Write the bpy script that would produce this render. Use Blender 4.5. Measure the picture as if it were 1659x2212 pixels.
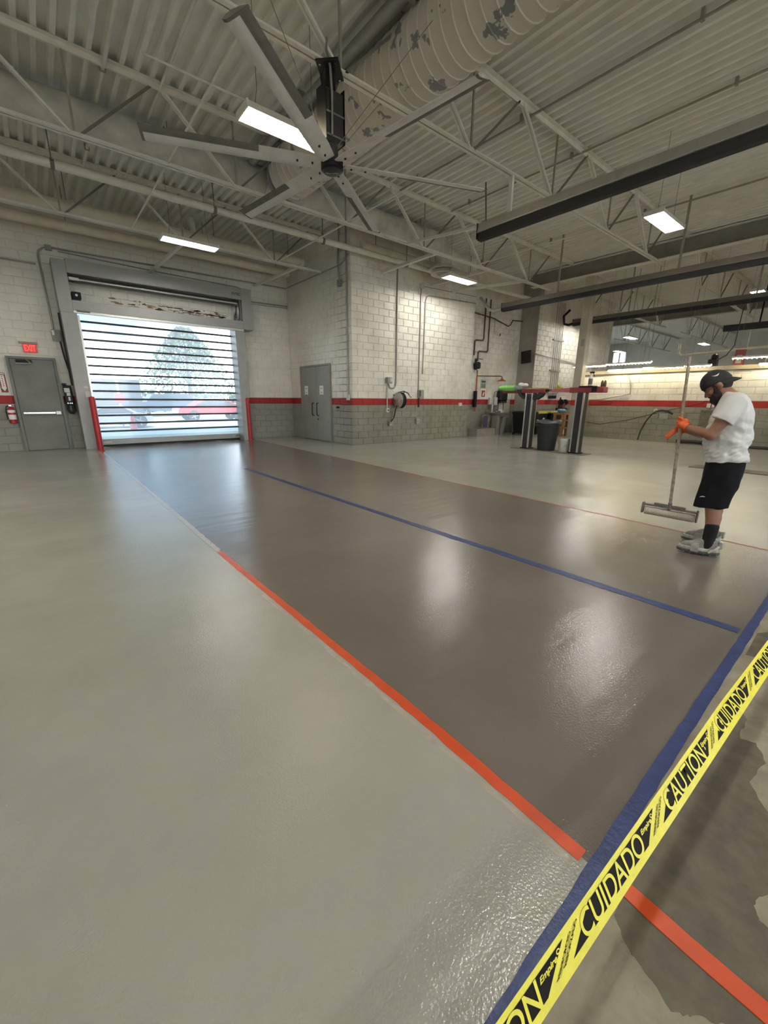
import bpy, math, random
from mathutils import Vector, Matrix, noise

random.seed(7)
S = bpy.context.scene
COL = S.collection
for o in list(bpy.data.objects):
    bpy.data.objects.remove(o)

# ------------------------------------------------------------------ camera
F_PX, YAW, PITCH, ROLL, EYE = 876.68, .68847, .271006, .00727, 1.40
cd = bpy.data.cameras.new('camera')
cam = bpy.data.objects.new('camera', cd)
COL.objects.link(cam)
cd.sensor_fit = 'HORIZONTAL'
cd.sensor_width = 36.0
cd.lens = 36.0 * F_PX / 1659.0
cd.clip_start = 0.02
cd.clip_end = 400
_cy, _sy, _cp, _sp = math.cos(YAW), math.sin(YAW), math.cos(PITCH), math.sin(PITCH)
_r = Vector((_cy, -_sy, 0))
_d = Vector((-_sp * _sy, -_sp * _cy, -_cp))
_f = Vector((_cp * _sy, _cp * _cy, -_sp))
_cr, _sr = math.cos(ROLL), math.sin(ROLL)
_R = _r * _cr - _d * _sr
_D = _r * _sr + _d * _cr
cam.matrix_world = Matrix(((_R.x, -_D.x, -_f.x, 0), (_R.y, -_D.y, -_f.y, 0), (_R.z, -_D.z, -_f.z, EYE), (0, 0, 0, 1)))
S.camera = cam

# ------------------------------------------------------------------ world, sun, exposure
S.view_settings.view_transform = 'Standard'
S.view_settings.look = 'None'
S.view_settings.gamma = 1.0
S.view_settings.use_curve_mapping = False
S.view_settings.exposure = 0.0
S.cycles.use_denoising = True
S.cycles.max_bounces = 9
S.cycles.diffuse_bounces = 6
S.cycles.glossy_bounces = 3
S.cycles.transparent_max_bounces = 24
S.cycles.sample_clamp_indirect = 6.0
S.cycles.caustics_reflective = False
S.cycles.caustics_refractive = False

SKY_STRENGTH = 11.5
SUN_STRENGTH = 12.0
TUBE = 165.0          # radiance of the ceiling tubes
STRIP = 42.0         # radiance of the low strip lights
w = bpy.data.worlds.new('sky')
S.world = w
w.use_nodes = True
nt = w.node_tree
nt.nodes.clear()
wo = nt.nodes.new('ShaderNodeOutputWorld')
bg = nt.nodes.new('ShaderNodeBackground')
tc = nt.nodes.new('ShaderNodeTexCoord')
nz = nt.nodes.new('ShaderNodeTexNoise')
nz.inputs['Scale'].default_value = 3.2
nz.inputs['Detail'].default_value = 6
cr = nt.nodes.new('ShaderNodeValToRGB')
cr.color_ramp.elements[0].position = .44
cr.color_ramp.elements[0].color = (.085, .145, .20, 1)
cr.color_ramp.elements[1].position = .66
cr.color_ramp.elements[1].color = (.93, .97, 1.0, 1)
nt.links.new(tc.outputs['Generated'], nz.inputs['Vector'])
sz = nt.nodes.new('ShaderNodeSeparateXYZ')
nt.links.new(tc.outputs['Generated'], sz.inputs[0])
mr = nt.nodes.new('ShaderNodeMapRange')          # clouds thicken towards the horizon
mr.inputs['From Min'].default_value = 0.0
mr.inputs['From Max'].default_value = .30
mr.inputs['To Min'].default_value = .13
mr.inputs['To Max'].default_value = -.22
nt.links.new(sz.outputs['Z'], mr.inputs['Value'])
ad = nt.nodes.new('ShaderNodeMath')
ad.operation = 'ADD'
nt.links.new(nz.outputs['Fac'], ad.inputs[0])
nt.links.new(mr.outputs['Result'], ad.inputs[1])
nt.links.new(ad.outputs[0], cr.inputs['Fac'])
nt.links.new(cr.outputs['Color'], bg.inputs['Color'])
bg.inputs['Strength'].default_value = SKY_STRENGTH
nt.links.new(bg.outputs['Background'], wo.inputs['Surface'])
sl = bpy.data.lights.new('sun', 'SUN')
sl.energy = SUN_STRENGTH
sl.angle = .01
sl.color = (1, .96, .9)
sun = bpy.data.objects.new('sun', sl)
COL.objects.link(sun)
sun.rotation_euler = (math.radians(38), 0, math.radians(-25))   # shines towards +Y, from behind the building

# ------------------------------------------------------------------ helpers
X, Y, Z = Vector((1, 0, 0)), Vector((0, 1, 0)), Vector((0, 0, 1))
V = Vector
ORG = {}


class MB:
    """collects shapes in world coordinates, builds them as one mesh"""

    def __init__(self):
        self.v, self.f, self.uv = [], [], None

    def add(self, vs, fs):
        b = len(self.v)
        self.v += [tuple(p) for p in vs]
        self.f += [tuple(b + i for i in q) for q in fs]
        return self

    def obox(self, c, ax, ay, az, b=0.0):
        c, A = V(c), (V(ax), V(ay), V(az))
        if b <= 0:
            vs = [c + A[0] * i + A[1] * j + A[2] * k for i in (-1, 1) for j in (-1, 1) for k in (-1, 1)]
            return self.add(vs, [(0, 1, 3, 2), (4, 6, 7, 5), (0, 4, 5, 1), (2, 3, 7, 6), (0, 2, 6, 4), (1, 5, 7, 3)])
        n = [a.length for a in A]
        u = [a.normalized() for a in A]
        vs, idx = [], {}
        for i in (-1, 1):
            for j in (-1, 1):
                for k in (-1, 1):
                    s = (i, j, k)
                    for m in range(3):
                        p = V(c)
                        for q in range(3):
                            p += u[q] * s[q] * (n[q] if q == m else max(n[q] - b, n[q] * .3))
                        idx[(i, j, k, m)] = len(vs)
                        vs.append(p)
        fs = []
        for m in range(3):
            p, q = (m + 1) % 3, (m + 2) % 3
            for s in (-1, 1):
                ring = []
                for a, e in ((-1, -1), (1, -1), (1, 1), (-1, 1)):
                    k = [0, 0, 0]
                    k[m], k[p], k[q] = s, a, e
                    ring.append(idx[(k[0], k[1], k[2], m)])
                fs.append(tuple(ring))
            for a in (-1, 1):
                for e in (-1, 1):      # edge along axis m
                    ring = []
                    for s, t in ((-1, p), (-1, q), (1, q), (1, p)):
                        k = [0, 0, 0]
                        k[m], k[p], k[q] = s, a, e
                        ring.append(idx[(k[0], k[1], k[2], t)])
                    fs.append(tuple(ring))
        for i in (-1, 1):
            for j in (-1, 1):
                for k in (-1, 1):
                    fs.append(tuple(idx[(i, j, k, m)] for m in range(3)))
        return self.add(vs, fs)

    def box(self, a, b, bev=0.0):
        a, b = V(a), V(b)
        h = (b - a) / 2
        return self.obox((a + b) / 2, X * h.x, Y * h.y, Z * h.z, bev)

    def bar(self, p0, p1, w, h, up=Z, bev=0.0):
        p0, p1 = V(p0), V(p1)
        d = p1 - p0
        L = d.length
        d = d / L
        up = V(up)
        if abs(d.dot(up)) > .99:
            up = X
        s = d.cross(up).normalized()
        u = s.cross(d)
        return self.obox((p0 + p1) / 2, d * L / 2, s * w / 2, u * h / 2, bev)

    def tube(self, pts, r, n=8, cap=True):
        pts = [V(p) for p in pts]
        rs = r if isinstance(r, (list, tuple)) else [r] * len(pts)
        vs, fs = [], []
        prev = None
        for i, p in enumerate(pts):
            if i == 0:
                t = pts[1] - p
            elif i == len(pts) - 1:
                t = p - pts[i - 1]
            else:
                t = (pts[i + 1] - p).normalized() + (p - pts[i - 1]).normalized()
            t.normalize()
            if prev is None:
                a = t.cross(Z) if abs(t.z) < .95 else t.cross(X)
            else:
                a = prev - t * prev.dot(t)
            a.normalize()
            prev = a
            b = t.cross(a)
            for k in range(n):
                an = 2 * math.pi * k / n
                vs.append(p + (a * math.cos(an) + b * math.sin(an)) * rs[i])
        for i in range(len(pts) - 1):
            for k in range(n):
                k2 = (k + 1) % n
                fs.append((i * n + k, i * n + k2, (i + 1) * n + k2, (i + 1) * n + k))
        if cap:
            fs.append(tuple(range(n - 1, -1, -1)))
            fs.append(tuple((len(pts) - 1) * n + k for k in range(n)))
        return self.add(vs, fs)

    def cyl(self, p0, p1, r0, r1=None, n=12, cap=True):
        return self.tube([p0, p1], [r0, r0 if r1 is None else r1], n, cap)

    def lathe(self, prof, c, axis=Z, n=20, cap=True):
        c, axis = V(c), V(axis).normalized()
        a = axis.cross(X if abs(axis.x) < .9 else Y).normalized()
        b = axis.cross(a)
        vs, fs = [], []
        for r, z in prof:
            for k in range(n):
                an = 2 * math.pi * k / n
                vs.append(c + axis * z + (a * math.cos(an) + b * math.sin(an)) * max(r, 1e-4))
        for i in range(len(prof) - 1):
            for k in range(n):
                k2 = (k + 1) % n
                fs.append((i * n + k, i * n + k2, (i + 1) * n + k2, (i + 1) * n + k))
        if cap:
            fs.append(tuple(range(n - 1, -1, -1)))
            fs.append(tuple((len(prof) - 1) * n + k for k in range(n)))
        return self.add(vs, fs)

    def loft(self, rings, cap=True):
        n = len(rings[0])
        vs = [p for r in rings for p in r]
        fs = []
        for i in range(len(rings) - 1):
            for k in range(n):
                k2 = (k + 1) % n
                fs.append((i * n + k, i * n + k2, (i + 1) * n + k2, (i + 1) * n + k))
        if cap:
            fs.append(tuple(range(n - 1, -1, -1)))
            fs.append(tuple((len(rings) - 1) * n + k for k in range(n)))
        return self.add(vs, fs)

    def prism(self, poly, o, ux, uy, d):
        """2-D polygon in the plane (o; ux, uy) extruded by the vector d"""
        o, ux, uy, d = V(o), V(ux), V(uy), V(d)
        n = len(poly)
        a = [o + ux * p[0] + uy * p[1] for p in poly]
        return self.add(a + [p + d for p in a], [tuple(range(n - 1, -1, -1)), tuple(range(n, 2 * n))] + [(i, (i + 1) % n, n + (i + 1) % n, n + i) for i in range(n)])

    def ball(self, c, rx, ry=None, rz=None, n=12, m=8, ax=X, ay=Y, az=Z):
        ry = rx if ry is None else ry
        rz = rx if rz is None else rz
        c = V(c)
        rings = []
        for i in range(1, m):
            t = math.pi * i / m
            rings.append([c + V(ax) * rx * math.sin(t) * math.cos(2 * math.pi * k / n) + V(ay) * ry * math.sin(t) * math.sin(2 * math.pi * k / n) - V(az) * rz * math.cos(t) for k in range(n)])
        vs = [c - V(az) * rz] + [p for r in rings for p in r] + [c + V(az) * rz]
        fs = [(0, 1 + (k + 1) % n, 1 + k) for k in range(n)]
        for i in range(m - 2):
            for k in range(n):
                fs.append((1 + i * n + k, 1 + i * n + (k + 1) % n, 1 + (i + 1) * n + (k + 1) % n, 1 + (i + 1) * n + k))
        e = len(vs) - 1
        fs += [(e, e - n + k, e - n + (k + 1) % n) for k in range(n)]
        return self.add(vs, fs)

    def mesh(self, name, m=None, smooth=0, org=V((0, 0, 0))):
        me = bpy.data.meshes.new(name)
        me.from_pydata([(p[0] - org[0], p[1] - org[1], p[2] - org[2]) for p in self.v], [], self.f)
        import bmesh
        bm = bmesh.new()
        bm.from_mesh(me)
        bmesh.ops.recalc_face_normals(bm, faces=bm.faces)
        bm.to_mesh(me)
        bm.free()
        if m:
            me.materials.append(m)
        if smooth:
            me.polygons.foreach_set('use_smooth', [True] * len(me.polygons))
            me.set_sharp_from_angle(angle=math.radians(smooth))
        me.update()
        return me

    def build(self, name, m, parent=None, smooth=0, org=None):
        o_ = V(org) if org is not None else (ORG.get(parent.name, V((0, 0, 0))) if parent else V((0, 0, 0)))
        o = bpy.data.objects.new(name, self.mesh(name, m, smooth, o_))
        COL.objects.link(o)
        if parent:
            o.parent = parent
        elif org is not None:
            o.location = org
        ORG[o.name] = o_
        return o


def rings_tube(p0, p1, n=12):
    return


def tag(o, label=None, cat=None, group=None, kind=None):
    if label:
        o['label'] = label
    if cat:
        o['category'] = cat
    if group:
        o['group'] = group
    if kind:
        o['kind'] = kind
    return o


def thing(name, label, cat, loc=(0, 0, 0), group=None):
    o = bpy.data.objects.new(name, None)
    o.empty_display_size = .1
    COL.objects.link(o)
    o.location = loc
    ORG[o.name] = V(loc)
    return tag(o, label, cat, group)


def struct(o, label=None):
    o['kind'] = 'structure'
    if label:
        o['label'] = label
    return o


def kids(o):
    return [c for c in bpy.data.objects if c.parent == o]


def copy_tree(o, parent=None):
    c = o.copy()
    COL.objects.link(c)
    c.parent = parent
    for ch in list(o.children):
        copy_tree(ch, c)
    return c


# ------------------------------------------------------------------ materials
def _n(nt, t, **kw):
    n = nt.nodes.new(t)
    for k, v in kw.items():
        n.inputs[k].default_value = v
    return n


def mat(name, col, rough=.6, metal=0.0, var=.12, vscale=6.0, bump=0.0, bscale=60.0, coat=0.0, emit=0.0, ecol=None, alt=None, altmix=(.45, .6), spec=.5, stretch=None):
    m = bpy.data.materials.new(name)
    m.use_nodes = True
    nt = m.node_tree
    b = nt.nodes['Principled BSDF']
    b.inputs['Roughness'].default_value = rough
    b.inputs['Metallic'].default_value = metal
    b.inputs['Specular IOR Level'].default_value = spec
    b.inputs['Coat Weight'].default_value = coat
    b.inputs['Coat Roughness'].default_value = .1
    g = nt.nodes.new('ShaderNodeNewGeometry')
    src = g.outputs['Position']
    if stretch:
        mp = nt.nodes.new('ShaderNodeMapping')
        mp.inputs['Scale'].default_value = stretch
        nt.links.new(src, mp.inputs['Vector'])
        src = mp.outputs['Vector']
    nz = _n(nt, 'ShaderNodeTexNoise', Scale=vscale, Detail=4.0, Roughness=.6)
    nt.links.new(src, nz.inputs['Vector'])
    r = nt.nodes.new('ShaderNodeValToRGB')
    e = r.color_ramp.elements
    if alt:
        e[0].position, e[1].position = altmix
        e[0].color = (*col, 1)
        e[1].color = (*alt, 1)
    else:
        e[0].position, e[1].position = .3, .7
        e[0].color = (*[c * (1 - var) for c in col], 1)
        e[1].color = (*[min(1, c * (1 + var)) for c in col], 1)
    nt.links.new(nz.outputs['Fac'], r.inputs['Fac'])
    nt.links.new(r.outputs['Color'], b.inputs['Base Color'])
    if bump:
        n2 = _n(nt, 'ShaderNodeTexNoise', Scale=bscale, Detail=3.0)
        nt.links.new(src, n2.inputs['Vector'])
        bp = _n(nt, 'ShaderNodeBump', Strength=bump, Distance=.01)
        nt.links.new(n2.outputs['Fac'], bp.inputs['Height'])
        nt.links.new(bp.outputs['Normal'], b.inputs['Normal'])
    if emit:
        b.inputs['Emission Color'].default_value = (*(ecol or col), 1)
        b.inputs['Emission Strength'].default_value = emit
    return m


def wall_paint(name, stripes=True, white=(.78, .755, .68), grey=(.30, .295, .26), red=(.36, .028, .026), dirt=.28):
    """painted block: the paint changes colour at fixed heights (white, red band, grey), with blotchy dirt"""
    m = bpy.data.materials.new(name)
    m.use_nodes = True
    nt = m.node_tree
    b = nt.nodes['Principled BSDF']
    b.inputs['Roughness'].default_value = .55
    b.inputs['Specular IOR Level'].default_value = .3
    L = nt.links.new
    g = nt.nodes.new('ShaderNodeNewGeometry')
    sp = nt.nodes.new('ShaderNodeSeparateXYZ')
    L(g.outputs['Position'], sp.inputs[0])
    base = None
    if stripes:
        lo = nt.nodes.new('ShaderNodeMath'); lo.operation = 'GREATER_THAN'; lo.inputs[1].default_value = 1.219
        hi = nt.nodes.new('ShaderNodeMath'); hi.operation = 'GREATER_THAN'; hi.inputs[1].default_value = 1.422
        L(sp.outputs['Z'], lo.inputs[0]); L(sp.outputs['Z'], hi.inputs[0])
        m1 = nt.nodes.new('ShaderNodeMix'); m1.data_type = 'RGBA'
        m1.inputs['A'].default_value = (*grey, 1); m1.inputs['B'].default_value = (*red, 1)
        L(lo.outputs[0], m1.inputs['Factor'])
        m2 = nt.nodes.new('ShaderNodeMix'); m2.data_type = 'RGBA'
        m2.inputs['B'].default_value = (*white, 1)
        L(m1.outputs['Result'], m2.inputs['A']); L(hi.outputs[0], m2.inputs['Factor'])
        base = m2.outputs['Result']
    else:
        rgb = nt.nodes.new('ShaderNodeRGB'); rgb.outputs[0].default_value = (*white, 1)
        base = rgb.outputs[0]
    n1 = _n(nt, 'ShaderNodeTexNoise', Scale=1.6, Detail=6.0, Roughness=.65)
    L(g.outputs['Position'], n1.inputs['Vector'])
    r1 = nt.nodes.new('ShaderNodeValToRGB')
    r1.color_ramp.elements[0].position = .35; r1.color_ramp.elements[0].color = (1, 1, 1, 1)
    r1.color_ramp.elements[1].position = .75; r1.color_ramp.elements[1].color = (1 - .55 * dirt, 1 - .62 * dirt, 1 - .72 * dirt, 1)
    L(n1.outputs['Fac'], r1.inputs['Fac'])
    mx = nt.nodes.new('ShaderNodeMix'); mx.data_type = 'RGBA'; mx.blend_type = 'MULTIPLY'; mx.inputs['Factor'].default_value = 1
    L(base, mx.inputs['A']); L(r1.outputs['Color'], mx.inputs['B'])
    L(mx.outputs['Result'], b.inputs['Base Color'])
    n2 = _n(nt, 'ShaderNodeTexNoise', Scale=90.0, Detail=3.0)
    L(g.outputs['Position'], n2.inputs['Vector'])
    bp = _n(nt, 'ShaderNodeBump', Strength=.35, Distance=.006)
    L(n2.outputs['Fac'], bp.inputs['Height']); L(bp.outputs['Normal'], b.inputs['Normal'])
    return m


def epoxy(name, col, rough=.3, grain=.35, var=.1):
    """rolled floor coating: orange-peel relief over long shallow roller waves"""
    m = bpy.data.materials.new(name)
    m.use_nodes = True
    nt = m.node_tree
    b = nt.nodes['Principled BSDF']
    L = nt.links.new
    b.inputs['Roughness'].default_value = rough
    b.inputs['IOR'].default_value = 1.5
    g = nt.nodes.new('ShaderNodeNewGeometry')
    n0 = _n(nt, 'ShaderNodeTexNoise', Scale=.9, Detail=5.0, Roughness=.6)
    L(g.outputs['Position'], n0.inputs['Vector'])
    r = nt.nodes.new('ShaderNodeValToRGB')
    e = r.color_ramp.elements
    e[0].position, e[1].position = .3, .7
    e[0].color = (*[c * (1 - var) for c in col], 1); e[1].color = (*[c * (1 + var) for c in col], 1)
    L(n0.outputs['Fac'], r.inputs['Fac']); L(r.outputs['Color'], b.inputs['Base Color'])
    n1 = _n(nt, 'ShaderNodeTexNoise', Scale=125.0, Detail=2.0)
    L(g.outputs['Position'], n1.inputs['Vector'])
    mp = nt.nodes.new('ShaderNodeMapping'); mp.inputs['Scale'].default_value = (.7, 5.0, 1)
    L(g.outputs['Position'], mp.inputs['Vector'])
    n2 = _n(nt, 'ShaderNodeTexNoise', Scale=1.0, Detail=4.0)
    L(mp.outputs['Vector'], n2.inputs['Vector'])
    b2 = _n(nt, 'ShaderNodeBump', Strength=.16, Distance=.03)
    L(n2.outputs['Fac'], b2.inputs['Height'])
    b1 = _n(nt, 'ShaderNodeBump', Strength=grain, Distance=.003)
    L(n1.outputs['Fac'], b1.inputs['Height']); L(b2.outputs['Normal'], b1.inputs['Normal'])
    L(b1.outputs['Normal'], b.inputs['Normal'])
    return m


def emitter(name, col, strength):
    m = bpy.data.materials.new(name)
    m.use_nodes = True
    nt = m.node_tree
    nt.nodes.clear()
    o = nt.nodes.new('ShaderNodeOutputMaterial'); e = nt.nodes.new('ShaderNodeEmission')
    e.inputs['Color'].default_value = (*col, 1); e.inputs['Strength'].default_value = strength
    nt.links.new(e.outputs[0], o.inputs['Surface'])
    return m


def pane_mat(name, tint=(.95, .98, 1.0), haze=.20):
    m = bpy.data.materials.new(name)
    m.use_nodes = True
    nt = m.node_tree
    nt.nodes.clear()
    L = nt.links.new
    o = nt.nodes.new('ShaderNodeOutputMaterial')
    t = nt.nodes.new('ShaderNodeBsdfTransparent'); t.inputs['Color'].default_value = (*tint, 1)
    gl = nt.nodes.new('ShaderNodeBsdfGlossy'); gl.inputs['Roughness'].default_value = .08
    tl = nt.nodes.new('ShaderNodeBsdfTranslucent'); tl.inputs['Color'].default_value = (.95, .97, 1, 1)
    m1 = nt.nodes.new('ShaderNodeMixShader'); m1.inputs[0].default_value = haze
    m2 = nt.nodes.new('ShaderNodeMixShader'); m2.inputs[0].default_value = .04
    L(t.outputs[0], m1.inputs[1]); L(tl.outputs[0], m1.inputs[2])
    L(m1.outputs[0], m2.inputs[1]); L(gl.outputs[0], m2.inputs[2]); L(m2.outputs[0], o.inputs['Surface'])
    return m


M = {}
M['block'] = wall_paint('painted_block')
M['block_soiled'] = wall_paint('painted_block_soiled', grey=(.255, .245, .20), dirt=.5)
M['plain_wall'] = wall_paint('painted_wall_plain', stripes=False, white=(.74, .72, .66))
M['pilaster'] = mat('pilaster_paint', (.33, .31, .26), .6, var=.15, vscale=2)
M['light_coat'] = epoxy('light_epoxy', (.40, .395, .35), .16, .46)
M['dark_coat'] = epoxy('dark_epoxy', (.180, .156, .136), .13, .36, .1)
M['concrete'] = mat('bare_concrete', (.30, .265, .20), .85, var=.34, vscale=4, bump=.5, bscale=45)
M['wet'] = mat('damp_concrete', (.115, .10, .072), .6, var=.3, vscale=9, bump=.35, bscale=50)
M['tape_orange'] = mat('orange_tape', (.66, .078, .011), .42, var=.1, vscale=9, bump=.12, bscale=30)
M['tape_blue'] = mat('blue_tape', (.016, .036, .15), .45, var=.25, vscale=12, bump=.3, bscale=40)
M['tape_pale'] = mat('pale_tape', (.46, .41, .36), .25, var=.1, vscale=12, bump=.2, bscale=40)
M['orange_line'] = mat('orange_masking_line', (.40, .12, .06), .4, var=.12, vscale=6)
M['deck'] = mat('deck_paint', (.74, .725, .66), .5, var=.06, vscale=3)
M['roof'] = mat('roof_slab', (.2, .2, .2), .9)
M['steel_white'] = mat('joist_paint', (.70, .68, .60), .5, var=.1, vscale=5)
M['steel_dark'] = mat('girder_paint', (.30, .28, .23), .55, var=.12, vscale=4)
M['rod'] = mat('rod_steel', (.16, .15, .125), .5, var=.1)
M['galv'] = mat('galvanised', (.50, .50, .48), .38, .75, var=.12, vscale=14)
M['duct_paint'] = mat('painted_duct', (.58, .55, .48), .5, var=.06, vscale=2.6, alt=(.20, .21, .21), altmix=(.60, .612))
M['duct_dusty'] = mat('dusty_duct', (.50, .48, .43), .55, var=.25, vscale=2.5)
M['tan'] = mat('cream_tube', (.62, .57, .44), .45, var=.1, vscale=4)
M['conduit'] = mat('conduit_metal', (.33, .32, .29), .42, .5, var=.1)
M['grey_box'] = mat('grey_box', (.27, .27, .25), .5, var=.08)
M['light_box'] = mat('pale_box', (.55, .53, .48), .5, var=.06)
M['black'] = mat('black_plastic', (.009, .009, .010), .45, var=.2, spec=.25)
M['soft_black'] = mat('black_rubber', (.016, .016, .017), .75, var=.2)
M['fan_blade'] = mat('fan_blade_alu', (.66, .65, .62), .5, .1, var=.1, vscale=5)
M['fan_tip'] = mat('fan_dust', (.15, .14, .12), .8, var=.2)
M['alu'] = mat('aluminium', (.60, .59, .55), .32, .8, var=.06)
M['housing'] = mat('fixture_white', (.72, .70, .62), .45, var=.04)
M['tube'] = emitter('tube_light', (1.0, .965, .89), TUBE)
M['tube_warm'] = emitter('tube_light_warm', (1.0, .86, .55), TUBE * .8)
M['strip_warm'] = emitter('strip_light_warm', (1.0, .84, .50), STRIP)
M['strip_cool'] = emitter('strip_light_cool', (1.0, .90, .68), STRIP)
M['door_steel'] = mat('door_frame_grey', (.33, .33, .315), .45, .25, var=.06, vscale=4)
M['door_dark'] = mat('door_recess_steel', (.17, .165, .15), .5, .2, var=.12, vscale=3)
M['bar_dark'] = mat('slat_rubber', (.03, .032, .034), .55)
M['pane'] = pane_mat('slat_pane')
M['exit_door'] = mat('exit_door_grey', (.165, .165, .145), .5, var=.18, vscale=2.2)
M['double_door'] = mat('double_door_grey', (.27, .27, .245), .45, var=.1, vscale=2)
M['red'] = mat('safety_red', (.42, .018, .022), .42, var=.1, vscale=5)
M['red_dirty'] = mat('lift_red', (.23, .03, .032), .5, var=.25, vscale=9)
M['chrome'] = mat('bright_steel', (.72, .71, .68), .2, .95, var=.04)
M['paper'] = mat('paper', (.80, .79, .76), .7, var=.03)
M['ink'] = mat('ink', (.03, .03, .03), .7, var=0.02)
M['exit_glow'] = emitter('exit_letters', (1.0, .05, .045), 2.6)
M['exit_face'] = mat('exit_face', (.35, .08, .07), .5, emit=.25, ecol=(1, .08, .06))
M['yellow_tape'] = mat('caution_yellow', (.93, .83, .085), .48, var=.06, vscale=30, bump=.12, bscale=140)
M['tape_black'] = mat('caution_black', (.010, .008, .006), .6, var=.1, spec=.15)
M['rust'] = mat('rust_stain', (.24, .15, .10), .8, var=.4, vscale=18)
M['pipe_brown'] = mat('copper_pipe', (.11, .06, .035), .5, .3, var=.2)
M['orange_pipe'] = mat('orange_pipe', (.42, .09, .03), .5, var=.12)
M['sink'] = mat('sink_stone', (.23, .21, .18), .5, var=.15)
M['trash'] = mat('bin_grey', (.026, .027, .027), .55, var=.15, spec=.3)
M['liner'] = mat('bin_liner', (.10, .10, .10), .3, var=.2)
M['bucket'] = mat('bucket_white', (.60, .58, .52), .4, var=.08)
M['wood'] = mat('pallet_wood', (.27, .14, .045), .65, var=.3, vscale=10, stretch=(1, 1, 6))
M['cart_yellow'] = mat('cart_yellow', (.40, .36, .03), .45, var=.15)
M['blue_bag'] = mat('blue_bag', (.13, .30, .46), .5, var=.2, vscale=16)
M['green_tape'] = mat('green_cloth', (.20, .55, .11), .6, var=.2, vscale=14)
M['grey_cloth'] = mat('grey_cloth', (.20, .20, .19), .8, var=.25, vscale=14)
M['purple'] = mat('purple_towel', (.075, .05, .12), .8, var=.2)
M['skin'] = mat('skin', (.28, .138, .086), .5, var=.1, vscale=20, spec=.35)
M['hair'] = mat('dark_hair', (.018, .012, .009), .7, var=.3, vscale=60, bump=.6, bscale=220)
M['shirt'] = mat('white_cotton', (.66, .65, .63), .85, var=.05, vscale=8, bump=.2, bscale=260)
M['shorts'] = mat('black_sport_fabric', (.007, .007, .009), .8, var=.25, vscale=10, bump=.15, bscale=200, spec=.15)
M['sock'] = mat('black_sock', (.007, .007, .008), .9, var=.2)
M['cap'] = mat('black_cap', (.012, .012, .012), .8, var=.2, bump=.2, bscale=300)
M['white_mark'] = mat('white_mark', (.75, .75, .74), .6, var=.02)
M['glove'] = mat('orange_glove', (.85, .14, .025), .5, var=.12, vscale=40, bump=.25, bscale=160)
M['shoe'] = mat('grey_shoe', (.26, .25, .22), .6, var=.3, vscale=30)
M['sole'] = mat('worn_sole', (.48, .46, .41), .55, var=.3, vscale=40)
M['spike'] = mat('dark_spiked_sole', (.08, .08, .085), .5, var=.3, vscale=40)
M['pole'] = mat('coated_wood_pole', (.25, .20, .14), .6, alt=(.42, .36, .28), altmix=(.42, .62), vscale=28, bump=.3, bscale=60)
M['roller'] = mat('roller_nap', (.60, .52, .43), .95, var=.15, vscale=60, bump=.8, bscale=180)
M['frame_grey'] = mat('roller_frame', (.19, .18, .165), .5, .3, var=.3, vscale=30)
M['asphalt'] = mat('yard_concrete', (.60, .58, .54), .9, var=.08, vscale=.8)
M['car_red'] = mat('car_paint_red', (.40, .02, .03), .3, coat=.6, var=.05)
M['car_blue'] = mat('car_paint_slate', (.06, .085, .12), .3, coat=.6, var=.05)
M['car_grey'] = mat('truck_paint_grey', (.09, .10, .115), .35, coat=.5, var=.05)
M['car_silver'] = mat('car_paint_silver', (.45, .47, .49), .3, .4, coat=.5, var=.05)
M['car_glass'] = mat('car_glass', (.05, .065, .075), .1, var=.05)
M['tyre'] = mat('tyre', (.02, .02, .02), .8)
M['leaf'] = mat('tree_leaf', (.085, .13, .065), .7, var=.35, vscale=2)
M['bark'] = mat('bark', (.12, .09, .06), .9)
M['far_building'] = mat('far_brick', (.20, .20, .21), .8, var=.1)
M['dust_black'] = mat('fan_motor', (.022, .020, .017), .6, var=.4, vscale=10)
M['inside_dark'] = mat('dark_void', (.02, .02, .02), .9)
M['hose'] = mat('hose', (.020, .019, .017), .6, spec=.3)
M['rail_brown'] = mat('rail_brown', (.15, .13, .10), .5, .2, var=.1)
M['girder_web_shaded'] = mat('girder_web_shaded', (.22, .205, .17), .6, var=.15, vscale=3)  # web painted darker than the flanges to stand in for its shadow
M['grime'] = mat('wall_grime', (.12, .108, .082), .8, var=.4, vscale=9)
M['eye'] = mat('eye_white', (.42, .40, .38), .4, var=.02)
M['plate_brown'] = mat('plate_brown', (.13, .105, .07), .75, var=.25, vscale=5)
M['olive_box'] = mat('olive_box', (.12, .125, .11), .5)


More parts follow.
